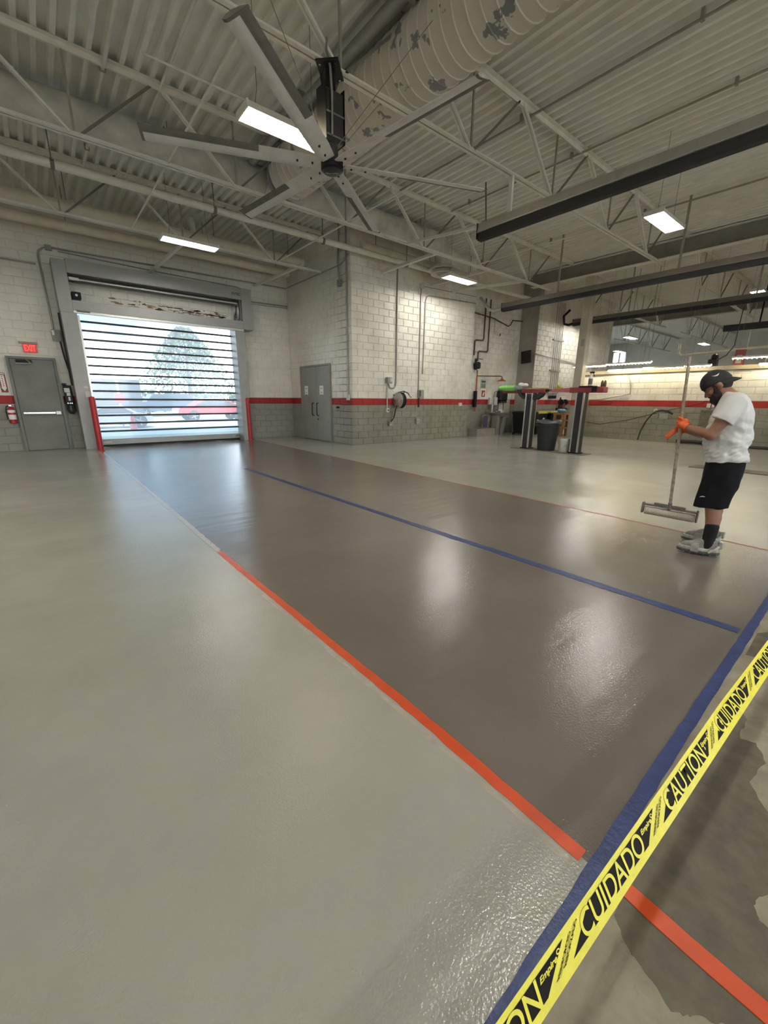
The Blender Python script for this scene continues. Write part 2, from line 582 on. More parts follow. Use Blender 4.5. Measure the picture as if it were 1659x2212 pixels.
def text_mesh(body, size, fn, name, m, parent=None, align='CENTER', shear=0.0, bold=0.0, width=None, fit=None):
    """flat lettering: built-in font laid out in 2-D, every point placed by fn(x, y)"""
    cu = bpy.data.curves.new('lettering', 'FONT')
    cu.body = body
    cu.size = size
    cu.align_x = align
    cu.align_y = 'CENTER'
    cu.shear = shear
    cu.offset = bold
    cu.resolution_u = 7
    ob = bpy.data.objects.new('lettering', cu)
    COL.objects.link(ob)
    dg = bpy.context.evaluated_depsgraph_get()
    dg.update()
    me = bpy.data.meshes.new_from_object(ob.evaluated_get(dg))
    bpy.data.objects.remove(ob)
    xs = [v.co.x for v in me.vertices]
    ys = [v.co.y for v in me.vertices]
    x0, x1, y0, y1 = min(xs), max(xs), min(ys), max(ys)
    org = ORG.get(parent.name, V((0, 0, 0))) if parent else V((0, 0, 0))
    for v in me.vertices:
        x, y = v.co.x, v.co.y
        if fit:
            x = fit[0] + (x - x0) / (x1 - x0) * (fit[1] - fit[0])
            y = fit[2] + (y - y0) / (y1 - y0) * (fit[3] - fit[2])
        v.co = V(fn(x, y)) - org
    me.materials.clear()
    me.materials.append(m)
    me.name = name
    o = bpy.data.objects.new(name, me)
    COL.objects.link(o)
    o.parent = parent
    ORG[o.name] = org
    return o

# ------------------------------------------------------------------ floor
def jitter_strip(pts, w, j, seed, z=.0035, step=.06):
    """flat strip along pts with slightly uneven edges"""
    rnd = random.Random(seed)
    mb = MB()
    P = []
    for a, b in zip(pts, pts[1:]):
        a, b = V((*a, 0)), V((*b, 0))
        n = max(1, int((b - a).length / step))
        for i in range(n):
            P.append(a.lerp(b, i / n))
    P.append(V((*pts[-1], 0)))
    vs, fs = [], []
    for i, p in enumerate(P):
        t = (P[min(i + 1, len(P) - 1)] - P[max(i - 1, 0)]).normalized()
        s = V((-t.y, t.x, 0))
        a = p + s * (w / 2 + rnd.uniform(-j, j))
        b = p - s * (w / 2 + rnd.uniform(-j, j))
        vs += [(a.x, a.y, z), (b.x, b.y, z), (a.x, a.y, 0.0), (b.x, b.y, 0.0)]
    for i in range(len(P) - 1):
        o = 4 * i
        fs += [(o, o + 1, o + 5, o + 4), (o, o + 4, o + 6, o + 2), (o + 1, o + 3, o + 7, o + 5)]
    return mb.add(vs, fs)


floor = struct(MB().box((-9, -9, -.2), (40.3, 18.3, 0)).build('floor', M['concrete']), 'bare worn concrete floor slab')
def RX(y): return 5.27 + .027 * y
Y0 = .285
c = MB(); c.prism([(-9, Y0), (1.095, Y0), (1.095, 14.5), (-9, 14.5)], (0, 0, 0), X, Y, Z * .002); c.build('light_coating', M['light_coat'], floor)
c = MB(); c.prism([(1.095, Y0), (RX(Y0), Y0), (RX(14.3), 14.5), (1.095, 14.5)], (0, 0, 0), X, Y, Z * .0015); c.build('dark_coating', M['dark_coat'], floor)
c = MB(); c.prism([(RX(Y0), Y0), (17.0, Y0), (16.9, 11), (12.95, 11), (12.95, 10.55), (7.4, 10.55), (7.4, 14.5), (RX(14.3), 14.5)], (0, 0, 0), X, Y, Z * .002); c.build('light_coating', M['light_coat'], floor)
# damp patches beside the edge of the bare concrete
wet1 = [(1.02, .20), (1.30, .215), (1.62, .20), (1.95, .222), (2.22, .235), (2.35, .17), (2.26, .13), (2.10, .125), (2.12, .07), (2.02, .03), (1.86, .05), (1.76, -.01), (1.72, -.045), (1.68, -.06), (1.60, -.05), (1.57, -.085), (1.53, -.08),
        (1.50, -.065), (1.44, -.07), (1.36, -.045), (1.32, -.06), (1.31, -.10), (1.28, -.17), (1.245, -.21), (1.22, -.19), (1.18, -.17), (1.14, -.15), (1.07, -.12), (1.02, -.085), (.985, -.04), (.96, .0), (.93, .03), (.95, .10), (.98, .16)]
rw = random.Random(3)
fine = []
for a, b in zip(wet1, wet1[1:] + wet1[:1]):
    for k in range(5):
        t = k / 5
        fine.append((a[0] + (b[0] - a[0]) * t + rw.uniform(-.005, .005), a[1] + (b[1] - a[1]) * t + rw.uniform(-.005, .005)))
MB().prism(fine, (0, 0, 0), X, Y, Z * .0008).build('damp_patch', M['wet'], floor)
MB().prism([(2.9, .245), (3.25, .25), (3.4, .16), (3.3, .05), (3.05, .0), (2.95, .08)], (0, 0, 0), X, Y, Z * .0008).build('damp_patch', M['wet'], floor)

tag(jitter_strip([(1.083, 3.75), (1.083, 3.4), (1.112, 1.1), (1.10, .33)], .050, .003, 1).build('masking_tape', M['tape_orange']), 'bright orange tape strip between the pale and the dark floor coating', 'tape')
tag(jitter_strip([(1.115, .27), (1.10, .05), (1.09, -.4), (1.09, -1.2)], .052, .0015, 2).build('masking_tape', M['tape_orange']), 'short orange tape strip on the bare concrete, in front of the caution ribbon', 'tape')
tag(jitter_strip([(1.085, 12.9), (1.09, 9), (1.088, 6), (1.083, 3.8)], .052, .004, 21).build('masking_tape', M['tape_pale']), 'far stretch of pale whitish tape, running to the left guard post', 'tape')  # far stretch drawn pale instead of orange
tag(jitter_strip([(1.085, 13.38), (1.085, 12.95)], .05, .004, 22).build('masking_tape', M['tape_orange']), 'short orange tape end at the foot of the left guard post', 'tape')
tag(jitter_strip([(1.04, 3.6), (1.04, 3.4), (1.066, 1.1), (1.055, .34)], .022, .006, 5, .0025).build('tape_residue', M['tape_pale']), 'thin pale coated edge running along the left of the orange tape', 'tape')
tag(jitter_strip([(3.07, 8.25), (3.10, 5), (3.143, 2.53), (3.19, .33)], .085, .005, 3, .004).build('masking_tape', M['tape_blue']), 'long blue tape strip down the middle of the dark lane', 'tape')
tag(jitter_strip([(.55, .280), (1.6, .289), (3.2, .288), (5.2, .29), (7.5, .30)], .048, .0022, 4, .0045).build('masking_tape', M['tape_blue']), 'blue tape strip along the coating edge, directly behind the caution ribbon', 'tape')
tag(jitter_strip([(RX(14), 14.0), (RX(8), 8), (RX(.3), .32)], .028, .004, 6).build('masking_line', M['orange_line']), 'thin faded orange line on the far side of the dark lane', 'tape')


# ------------------------------------------------------------------ block walls
BW, BH = .4064, .2032
_blk = MB().obox((0, 0, 0), X * (BW - .012) / 2, Y * .014, Z * (BH - .012) / 2, .007)
BLOCK = {k: _blk.mesh('block', M[k]) for k in ('block', 'block_soiled')}


def block_wall(parent, p0, u, n, width, z0, z1, holes, key='block', limit=300, phase=0.0, cap=300):
    """running bond of single blocks in front of the mortar face; p0 = wall start, u = along, n = out of the wall"""
    p0, u, n = V(p0), V(u), V(n)
    items = []
    row = 0
    z = z0
    while z < z1 - .02:
        h = min(BH, z1 - z)
        zm = z + h / 2
        spans = [(0.0, width)]
        for (a, b, c0, c1) in holes:
            if c0 < zm < c1:
                nx = []
                for s, e in spans:
                    if b <= s or a >= e:
                        nx.append((s, e))
                    else:
                        if a > s: nx.append((s, a))
                        if b < e: nx.append((b, e))
                spans = nx
        off = (BW / 2 if row % 2 else 0) + phase
        for s, e in spans:
            k = math.floor((s - off) / BW)
            while off + k * BW < e:
                a, b = max(s, off + k * BW), min(e, off + (k + 1) * BW)
                if b - a > .03:
                    items.append((a, b, z, z + h))
                k += 1
        z += BH
        row += 1
    eye = V((0, 0, EYE))
    items.sort(key=lambda t: (p0 + u * (t[0] + t[1]) / 2 + Z * (t[2] + t[3]) / 2 - eye).length)
    ang = math.atan2(u.y, u.x)
    rnd = random.Random(len(items))
    org = ORG.get(parent.name, V((0, 0, 0)))
    for (a, b, c0, c1) in items[:limit]:
        o = bpy.data.objects.new('block', BLOCK[key])
        COL.objects.link(o)
        o.parent = parent
        o.location = p0 + u * (a + b) / 2 + Z * (c0 + c1) / 2 - n * (.014 + rnd.uniform(0, .0025)) - org
        o.rotation_euler = (0, 0, ang)
        o.scale = ((b - a - .012) / (BW - .012), 1, (c1 - c0 - .012) / (BH - .012))
    rest = items[limit:]
    if rest:
        mb = MB()
        for (a, b, c0, c1) in rest:
            mb.obox(p0 + u * (a + b) / 2 + Z * (c0 + c1) / 2 - n * .015, u * (b - a - .012) / 2, n * .014, Z * (c1 - c0 - .012) / 2, .007)
        o = mb.build('remaining_blocks', M[key], parent)
        o['kind'] = 'stuff'


TOP = 6.19
wb = MB()
wb.box((-9, 14.514, 0), (1.15, 14.8, 6.3)); wb.box((5.43, 14.514, 0), (7.7, 14.8, 6.3)); wb.box((1.15, 14.514, 3.72), (5.43, 14.8, 6.3))
wall_back = struct(wb.build('wall_back', M['block']), 'painted block wall around the rolling door')
block_wall(wall_back, (-1.22, 14.5, 0), X, -Y, 8.62, 0, TOP, [(.70, 1.77, 0, 2.45), (2.10, 6.98, 0, 3.52), (2.37, 6.65, 0, 3.76)], 'block', 300)
# rust streaks on the blocks inside the door head
rs = random.Random(11)
st = MB()
for k in range(95):
    cx = 1.75 + rs.random() ** .6 * 3.4
    cz = 3.92 + rs.random() * .16 - (cx - 1.7) * .012
    L_, h_ = rs.uniform(.02, .15), rs.uniform(.008, .03)
    poly = [(cx + L_ * math.cos(t * .7) * rs.uniform(.6, 1), cz + h_ * math.sin(t * .7) * rs.uniform(.5, 1)) for t in range(9)]
    st.prism(poly, (0, 14.4995, 0), X, Z, Y * .0008)
st.build('rust_stain', M['rust'], wall_back)['kind'] = 'stuff'

wr = MB()
wr.box((7.414, 10.7, 0), (7.7, 14.52, 6.3))
wall_right = struct(wr.build('wall_right', M['block']), 'painted block wall with the grey double doors')
block_wall(wall_right, (7.4, 14.5, 0), -Y, -X, 3.95, 0, TOP, [(.78, 2.80, 0, 2.52)], 'block', 300)
wall_center = struct(MB().box((7.414, 10.564, 0), (12.95, 11.2, 6.3)).build('wall_center', M['block_soiled']), 'painted block wall facing the bays with the hose reel')
block_wall(wall_center, (7.4, 10.55, 0), X, -Y, 5.55, 0, 5.6, [], 'block_soiled', 300)
wall_recess = struct(MB().box((12.9, 11.014, 0), (16.7, 11.3, 6.3)).build('wall_recess', M['block_soiled']), 'painted block wall behind the washing area')
block_wall(wall_recess, (12.95, 11.0, 0), X, -Y, 3.7, 0, 5.4, [], 'block_soiled', 300)
struct(MB().box((16.65, 10.19, 0), (16.9, 11.3, 6.3)).build('wall_return', M['pilaster']), 'narrow unstriped return wall beside the washing area')
wall_alcove = struct(MB().box((16.66, 10.194, 0), (23.7, 10.5, 6.3)).build('wall_alcove', M['block_soiled']), 'painted block wall with the row of thin pipes')
block_wall(wall_alcove, (16.66, 10.18, 0), X, -Y, 7.0, 0, 5.4, [], 'block_soiled', 300)
wall_low = struct(MB().box((16.914, -8.9, 0), (17.25, 8.1, 2.36)).build('wall_low', M['block_soiled']), 'low painted block wall with a cap ledge')
block_wall(wall_low, (16.9, 8.1, 0), -Y, -X, 7.3, 0, 2.35, [], 'block_soiled', 300)
struct(MB().box((16.80, -8.9, 2.36), (17.35, 8.15, 2.49), .01).build('trim_1', mat('ledge_cap', (.25, .215, .15), .7, var=.15, vscale=3)), 'brown cap ledge on the low wall')
wfar = MB()
wfar.box((40.0, -9, 0), (40.3, 15.7, 6.3)).box((40.0, 16.9, 0), (40.3, 18.3, 6.3)).box((40.0, 15.7, 0), (40.3, 16.9, 4.5)).box((40.0, 15.7, 5.5), (40.3, 16.9, 6.3))
struct(wfar.build('wall_far', M['plain_wall']), 'pale end wall of the far bays with a high window')
win = struct(MB().box((40.1, 15.7, 4.5), (40.13, 16.9, 5.5)).build('window_1', M['pane']), 'bright high window in the far end wall')
for yy in (15.7, 16.26, 16.82):
    MB().box((40.05, yy, 4.5), (40.2, yy + .08, 5.5)).build('window_frame', M['door_steel'], win)
wfs = MB()  # unseen openings added so daylight brightens the far bays
for a_, b_ in ((23.7, 26.0), (30.5, 32.0), (37.0, 40.0)):
    wfs.box((a_, 18.0, 0), (b_, 18.3, 6.3))
wfs.box((23.7, 18.0, 4.4), (40.0, 18.3, 6.3))
struct(wfs.build('wall_far_side', M['plain_wall']), 'side wall of the far bays with added openings that let daylight in')
struct(MB().box((23.6, 10.5, 0), (23.9, 18.0, 6.3)).build('wall_far_return', M['plain_wall']))
struct(MB().box((-9.3, -9, 0), (-9, 14.8, 6.3)).build('wall_left', M['plain_wall']))
wf = MB()  # unseen openings added behind the viewer to bring daylight onto the ceiling
for a_, b_ in ((-9.3, -6.6), (-2.2, 1.1), (5.5, 8.5), (12.9, 40.3)):
    wf.box((a_, -9.3, 0), (b_, -9, 6.3))
wf.box((-9.3, -9.3, 4.2), (40.3, -9, 6.3))
struct(wf.build('wall_front', M['plain_wall']), 'wall behind the viewer with three added doorways that let daylight in')

# ------------------------------------------------------------------ roof deck
ceiling = struct(MB().box((-9.3, -9.3, 6.30), (40.3, 18.3, 6.5)).build('ceiling', M['roof']), 'pale corrugated metal roof deck')
PITCH_D = .2033
sh = MB()
vs, fs = [], []
prof = []
for k in range(3):
    x = k * PITCH_D
    prof += [(x, .076), (x + .05, .076), (x + .069, 0), (x + .134, 0), (x + .153, .076)]
prof.append((3 * PITCH_D + .004, .0762))
for x, z in prof:
    vs += [(x, -9.3, z), (x, 18.3, z)]
fs = [(2 * i, 2 * i + 1, 2 * i + 3, 2 * i + 2) for i in range(len(prof) - 1)]
sheet = sh.add(vs, fs).mesh('deck_sheet', M['deck'])
n_sheet = int(49.4 / (3 * PITCH_D)) + 1
for i in range(n_sheet):
    o = bpy.data.objects.new('deck_sheet', sheet)
    COL.objects.link(o)
    o.parent = ceiling
    o.location = (-9.3 + i * 3 * PITCH_D, 0, 6.20 + (i % 2) * .0008)

# ------------------------------------------------------------------ rolling door
door = struct(MB().box((.79, 13.95, 0), (1.13, 14.5, 3.5), .006).build('door_1', M['door_steel']), 'large rolling door with clear slats and dark bars')
MB().box((5.25, 13.98, 0), (5.54, 14.5, 3.55), .006).build('jamb', M['door_steel'], door)
MB().box((.78, 13.95, 3.5), (1.07, 14.5, 4.70), .006).build('head_post', M['door_steel'], door)
MB().box((5.52, 13.95, 3.55), (5.85, 14.5, 4.76), .006).build('head_post', M['door_steel'], door)
MB().box((1.07, 13.95, 4.42), (5.52, 14.04, 4.74), .006).build('head_beam', M['door_steel'], door)
MB().box((1.07, 14.04, 4.69), (5.52, 14.49, 4.74)).build('head_cover', M['door_steel'], door)
MB().box((1.07, 13.95, 3.55), (5.52, 14.05, 3.80), .006).build('lower_beam', M['door_steel'], door)
MB().box((1.07, 13.94, 3.50), (5.52, 14.10, 3.55)).build('seal_strip', M['alu'], door)
MB().cyl((1.08, 14.28, 4.36), (5.45, 14.28, 4.36), .075, n=14).build('drive_shaft', M['door_dark'], door, 40)
MB().cyl((1.08, 14.12, 4.33), (5.45, 14.12, 4.33), .03, n=10).build('tie_tube', M['alu'], door, 40)
MB().box((1.09, 13.98, 4.28), (1.30, 14.06, 4.34)).build('shaft_bracket', M['alu'], door)
mo = MB().box((1.10, 14.10, 3.86), (1.30, 14.40, 4.03), .015).build('motor_box', M['black'], door)
MB().cyl((1.20, 14.095, 3.95), (1.20, 14.105, 3.95), .03, n=10).build('motor_cap', M['chrome'], mo)
# spiral track plate at the right-hand end of the head
MB().box((5.46, 14.02, 3.80), (5.515, 14.48, 4.42)).build('spiral_plate', M['door_dark'], door)
sp = []
for k in range(90):
    t = k / 89
    a = -math.pi / 2 + t * 2 * math.pi * 3.6
    r = .05 + .23 * t
    sp.append((5.425, 14.24 + r * .95 * math.cos(a), 4.12 + r * 1.32 * math.sin(a)))
MB().tube(sp, .016, 6).build('spiral_track', M['alu'], door, 60)
# guides
for gx in (1.15, 5.36):
    MB().box((gx, 14.30, .05), (gx + .05, 14.43, 3.5)).build('guide_rail', M['alu'], door)
# curtain
bars_z = [3.372 - .2255 * k for k in range(14)]
MB().box((1.2, 14.44, 3.40), (5.40, 14.46, 3.60)).build('pane', M['pane'], door)
MB().box((1.2, 14.425, 3.58), (5.40, 14.475, 3.66)).build('slat_bar', M['bar_dark'], door)
for k, z in enumerate(bars_z):
    b_ = MB().box((1.19, 14.425, z - .024), (5.41, 14.475, z + .024), .005)
    b_.build('slat_bar', M['bar_dark'], door)
    zn = bars_z[k + 1] + .021 if k < 13 else .21
    MB().box((1.2, 14.44, zn), (5.40, 14.46, z - .021)).build('pane', M['pane'], door)
bb = MB().box((1.17, 14.38, .055), (5.42, 14.50, .215), .01).build('bottom_bar', M['door_steel'], door)
MB().box((1.17, 14.40, .003), (5.42, 14.48, .055)).build('bottom_seal', M['soft_black'], door)
MB().box((1.24, 14.375, .10), (1.46, 14.381, .16)).build('label_plate', M['light_box'], bb)
text_mesh('RYTEC', .1, lambda x, y: (x, 13.948, y), 'lettering', M['ink'], door, bold=.002, shear=.2, fit=(5.22, 5.50, 4.53, 4.61))
text_mesh('RYTEC', .1, lambda x, y: (x, 14.377, y), 'lettering', M['ink'], bb, bold=.002, shear=.2, fit=(5.12, 5.35, .115, .165))
# small fittings on the left jamb
for z0, z1, dx in ((1.62, 1.69, 0), (1.40, 1.55, .02)):
    MB().box((.98 + dx, 13.93, z0), (1.08 + dx, 13.952, z1)).build('sensor_plate', M['light_box'], door)
MB().box((1.13, 13.94, 3.52), (1.42, 13.97, 3.57)).build('hinge_bracket', M['door_dark'], door)
for k in range(4):
    MB().cyl((.95 + .02 * k, 13.944, .9 + .45 * k), (.95 + .02 * k, 13.95, .9 + .45 * k), .01, n=8).build('bolt_head', M['door_dark'], door)

# ------------------------------------------------------------------ exit door
d2 = struct(MB().box((-.42, 14.44, .01), (.45, 14.49, 2.33), .004).build('door_2', M['exit_door']), 'scuffed grey steel exit door with push bar')
MB().box((-.485, 14.42, 0), (-.425, 14.5, 2.335)).build('frame_side', M['exit_door'], d2)
MB().box((.455, 14.42, 0), (.515, 14.5, 2.335)).build('frame_side', M['exit_door'], d2)
MB().box((-.485, 14.42, 2.335), (.515, 14.5, 2.39)).build('frame_head', M['exit_door'], d2)
pb = MB().box((-.37, 14.37, .955), (.30, 14.41, 1.015), .008).build('push_bar', M['chrome'], d2)
MB().box((.30, 14.36, .935), (.42, 14.43, 1.035), .01).build('latch_case', M['galv'], d2)
MB().box((-.37, 14.40, .965), (-.33, 14.44, 1.005)).build('bar_bracket', M['black'], d2)
cl = MB().box((-.30, 14.37, 2.24), (.02, 14.44, 2.31), .008).build('closer', M['black'], d2)
MB().bar((-.30, 14.36, 2.22), (.0, 14.28, 2.22), .03, .012).build('closer_arm', M['galv'], cl)
MB().bar((.0, 14.28, 2.22), (-.10, 14.40, 2.33), .03, .012).build('closer_arm', M['galv'], cl)

# ------------------------------------------------------------------ double doors
d3 = struct(MB().box((7.36, 12.68, .02), (7.405, 13.64, 2.44), .004).build('door_3', M['double_door']), 'pair of grey steel doors with paper notices')
MB().box((7.36, 11.80, .02), (7.405, 12.64, 2.44), .004).build('leaf', M['double_door'], d3)
for y0, y1 in ((11.73, 11.79), (13.65, 13.70)):
    MB().box((7.345, y0, 0), (7.41, y1, 2.45)).build('frame_side', M['double_door'], d3)
MB().box((7.345, 11.73, 2.45), (7.41, 13.70, 2.50)).build('frame_head', M['double_door'], d3)
MB().box((7.352, 12.63, .02), (7.362, 12.70, 2.44)).build('astragal', M['steel_dark'], d3)
for y in (12.83, 12.52):
    MB().tube([(7.36, y, .84), (7.30, y, .85), (7.29, y, .88), (7.29, y, 1.22), (7.30, y, 1.25), (7.36, y, 1.26)], .016, 8).build('pull_handle', M['black'], d3, 50)
for y, z0, z1 in ((13.30, 1.53, 1.83), (12.28, 1.53, 1.82)):
    p_ = MB().box((7.356, y - .12, z0), (7.360, y + .12, z1)).build('notice', M['paper'], d3)
    for q, (ln, wd) in enumerate(((.155, .14), (.02, .10), (-.05, .08))):
        MB().box((7.3548, y - wd / 2, (z0 + z1) / 2 + ln - .10), (7.3556, y + wd / 2, (z0 + z1) / 2 + ln - .085)).build('printed_line', M['ink'], p_)
MB().box((7.3565, 13.16, 1.50), (7.3595, 13.44, 1.86)).build('notice_border', M['grey_box'], d3)
MB().cyl((7.345, 12.56, .72), (7.36, 12.56, .72), .025, n=10).build('lock_cylinder', M['black'], d3)
for y in (11.80, 13.63):
    for z in (.25, .95, 1.6, 2.2):
        MB().box((7.340, y - .02, z - .06), (7.362, y + .02, z + .06)).build('hinge', M['steel_dark'], d3)
MB().cyl((7.30, 11.30, 1.14), (7.40, 11.30, 1.14), .025, n=10).build('wall_tap', M['black'], wall_right)
# ------------------------------------------------------------------ roof steel
ZB, ZT = 5.10, 6.195


def joist(y, x0, x1, label, bx0=None, bx1=None, first=1.0, pitch=2.4, double=True):
    bx0 = x0 if bx0 is None else bx0
    bx1 = x1 if bx1 is None else bx1
    t = thing('roof_joist', label, 'joist', (x0, y, ZT), 'roof joists')
    def angles(a, b, z, s, leg):
        mb = MB()
        for e in (-1, 1):
            mb.box((a, y + min(e * .010, e * leg), z - .003), (b, y + max(e * .010, e * leg), z + .003))
            lo, hi = (z, z + s * leg * .9)
            mb.box((a, y + (.010 if e > 0 else -.016), min(lo, hi)), (b, y + (.016 if e > 0 else -.010), max(lo, hi)))
        return mb
    angles(x0, x1, ZT - .004, -1, .088).build('top_chord', M['steel_white'], t)
    angles(bx0, bx1, ZB, 1, .064).build('bottom_chord', M['steel_white'], t)
    k = math.floor((bx0 - first) / pitch) + 1
    while first + k * pitch < bx1 - .1:
        n = first + k * pitch
        if n > bx0 + .1:
            for s in (-1, 1):
                xe = n + s * pitch / 2
                if x0 - .05 < xe < x1 + .05:
                    mb = MB()
                    p, q = V((n + s * .06, y, ZB + .03)), V((xe - s * .05, y, ZT - .04))
                    if s < 0:      # paired angles on one diagonal, single bar on the other
                        for e in (-.022, .022):
                            mb.bar(p + Y * e, q + Y * e, .034, .034)
                        mb.bar(p.lerp(q, .5) - Y * .03, p.lerp(q, .5) + Y * .03, .05, .05)
                    else:
                        mb.bar(p, q, .032, .032)
                    mb.build('web', M['steel_white'] if s < 0 else M['rod'], t)
            MB().bar((n, y, ZB + .03), (n, y, ZT - .03), .028, .028).build('web', M['steel_dark'], t)
        k += 1
    return t


joist(5.0, -9, 15.85, 'long pale roof joist carrying the big ceiling fan', -8.8, 13.95)
joist(8.5, -9, 15.85, 'long pale roof joist in front of the dusty horizontal duct', -8.8, 14.4, first=1.05)
joist(12.0, -9, 7.35, 'pale roof joist nearest the rolling door, ending at the side wall', -8.8, 7.30, first=1.0)
joist(5.0, 16.05, 27.2, 'roof joist beyond the girder, its lower chord ending above the standing man', 17.2, 26.0, first=1.0)
joist(8.5, 16.05, 27.2, 'roof joist beyond the girder, behind the square column top', 17.2, 26.0, first=1.0)
joist(8.5, 27.4, 39.9, 'roof joist in the far bay above the strip lights', 28.4, 38.5, first=1.0)
joist(12.0, 27.4, 39.9, 'roof joist in the far bay, farthest left above the low wall', 28.4, 38.5, first=1.0)
joist(5.0, 27.4, 39.9, 'roof joist in the far bay, nearest the right edge', 28.4, 38.5, first=1.0)


def ibeam(name, label, a, b, w, h, m):
    a, b = V(a), V(b)
    t = thing(name, label, 'beam', a)
    MB().bar(a + Z * h / 2, b + Z * h / 2, w, .022).build('top_flange', m, t)
    MB().bar(a - Z * h / 2, b - Z * h / 2, w, .022).build('bottom_flange', m, t)
    MB().bar(a, b, .014, h - .022).build('beam_web', M['girder_web_shaded'], t)
    return t


ibeam('steel_girder', 'heavy pale steel girder on the square column', (15.9, -8.8, 5.93), (15.9, 10.15, 5.93), .26, .46, M['steel_white'])
ibeam('steel_girder', 'distant steel girder across the far bays', (27.3, -8.8, 5.93), (27.3, 17.9, 5.93), .26, .46, M['steel_dark'])
col_ = thing('steel_column', 'pale square steel column with red band behind the lift', 'column', (16.12, 7.9, 0))
MB().box((15.97, 7.75, 0), (16.27, 8.05, 5.69), .012).build('shaft', wall_paint('column_paint', white=(.50, .46, .37), grey=(.30, .29, .25)), col_)
MB().box((15.9, 7.68, 0), (16.34, 8.12, .02)).build('base_plate', M['steel_dark'], col_)
MB().box((15.955, 7.80, 3.35), (15.97, 7.92, 3.60)).build('switch_box', M['grey_box'], col_)

# bridging rods and thin conduits under the deck
for i, (x, y0, y1, r, z, lab) in enumerate((
        (7.33, -6, 8.4, .020, 6.10, 'thin conduit under the deck, passing over the exhaust rail end'),
        (9.10, -6, 8.4, .020, 6.12, 'thin conduit under the deck, above the bright four tube light'),
        (12.98, -6, 10.5, .022, 6.08, 'thin conduit under the deck, nearest the girder'),
        (1.55, 5.2, 12.0, .030, 6.14, 'perforated strut rail under the deck above the dusty duct'),
        (4.1, -4, 9.2, .085, 5.98, 'brown pipe beside the big spiral duct'))):
    t = thing('ceiling_conduit', lab, 'conduit', (x, y0, z))
    MB().cyl((x, y0, z), (x, y1, z), r, n=8).build('run', M['conduit'] if i != 3 else M['steel_white'], t, 50)
    yy = y0 + .8
    mb = MB()
    while yy < y1:
        mb.box((x - r - .012, yy - .02, z - r - .006), (x + r + .012, yy + .02, 6.21))
        yy += 2.6
    mb.build('hanger_clamps', M['steel_dark'], t)['kind'] = 'stuff'
tag(MB().cyl((1.9, 7.68, 6.02), (3.5, 7.68, 6.02), .018, n=8).cyl((2.2, 7.68, 6.02), (2.2, 7.68, 6.21), .006, n=5).cyl((3.3, 7.68, 6.02), (3.3, 7.68, 6.21), .006, n=5).build('ceiling_conduit', M['steel_white'], None, 50), 'short pale conduit stub under the deck left of the yellowish light', 'conduit')
# cross rods between the joists (bottom bridging)
for x, lab in ((2.3, 'left bridging rod tying the joist bottoms together'), (5.9, 'bridging rod between joists near the block corner'), (10.4, 'bridging rod between joists above the hose reel wall')):
    y1 = 12.0 if x < 7 else 8.5
    tag(MB().cyl((x, 5.0, ZB + .05), (x, y1, ZB + .05), .016, n=6).cyl((x, 5.0, ZT - .06), (x, y1, ZT - .06), .016, n=6).build('bridging_rod', M['steel_white'], None, 50), lab, 'rod')
# kicker braces from the joists down to the walls
for p, q, lab in (((3.45, 12.0, 5.12), (3.0, 14.5, 4.78), 'pale angle brace from the joist to the door wall'), ((6.6, 12.0, 5.14), (6.2, 14.5, 5.0), 'short thin brace from the joist to the door wall'),
                  ((8.8, 8.5, 5.12), (8.5, 10.55, 5.0), 'pale brace from the joist to the hose reel wall'), ((12.9, 8.5, 5.12), (11.6, 10.55, 4.95), 'pale brace near the right end of the hose reel wall'),
                  ((11.0, 8.5, 5.12), (10.6, 10.55, 5.0), 'pale brace behind the light over the hose reel wall')):
    b_ = MB().bar(p, q, .09, .012).bar(V(p) + Z * .04, V(q) + Z * .04, .012, .08).build('wall_brace', M['steel_white'])
    tag(b_, lab, 'brace')

# ------------------------------------------------------------------ ducts
def ribbed(pts, r, step=.16, amp=.012, n=24):
    """spiral duct: seams as small raised hoops along the path"""
    pts = [V(p) for p in pts]
    out, rad = [], []
    acc = 0
    for (a, b), (ra, rb) in zip(zip(pts, pts[1:]), zip(r, r[1:])):
        L = (b - a).length
        m = max(1, int(L / step))
        for i in range(m):
            t = i / m
            p = a.lerp(b, t)
            rr = ra + (rb - ra) * t
            d = (b - a) / m
            out += [p, p + d * .86, p + d * .90, p + d * .96]
            rad += [rr, rr, rr + amp, rr + amp]
    out.append(pts[-1]); rad.append(r[-1])
    return MB().tube(out, rad, n)


du = thing('main_duct', 'long dusty round duct running behind the joist towards the block wall', 'duct', (4.6, 9.6, 5.86))
MB().tube([(-8.9, 9.6, 5.86), (4.5, 9.6, 5.86)], .265, 28).build('left_run', M['duct_dusty'], du, 50)
MB().tube([(5.3, 9.6, 5.86), (9.75, 9.6, 5.86)], .265, 28).build('right_run', M['duct_dusty'], du, 50)
MB().tube([(4.45, 9.6, 5.86), (5.35, 9.6, 5.86)], .285, 28).build('junction', M['galv'], du, 50)
el = [(9.75 + .42 * math.sin(a), 9.6, 5.44 + .42 * math.cos(a)) for a in [math.pi / 2 * k / 8 for k in range(9)]]
MB().tube(el + [(10.17, 9.6, 5.28)], .265, 28).build('elbow', M['duct_dusty'], du, 50)
for yx in (0.2, 2.6, 6.9, 9.0):
    MB().cyl((yx, 9.62, 6.10), (yx, 9.62, 6.22), .012, n=6).cyl((yx, 9.42, 6.04), (yx, 9.42, 6.22), .006, n=6).build('hanger_strap', M['rod'], du)
br = thing('spiral_duct', 'large spiral duct with peeling paint crossing above the fan', 'duct', (4.57, 4, 5.66))
ribbed([(4.57, 8.6, 5.66), (4.57, -8.9, 5.66)], [.43, .43], .17).build('spiral_run', M['duct_paint'], br, 40)
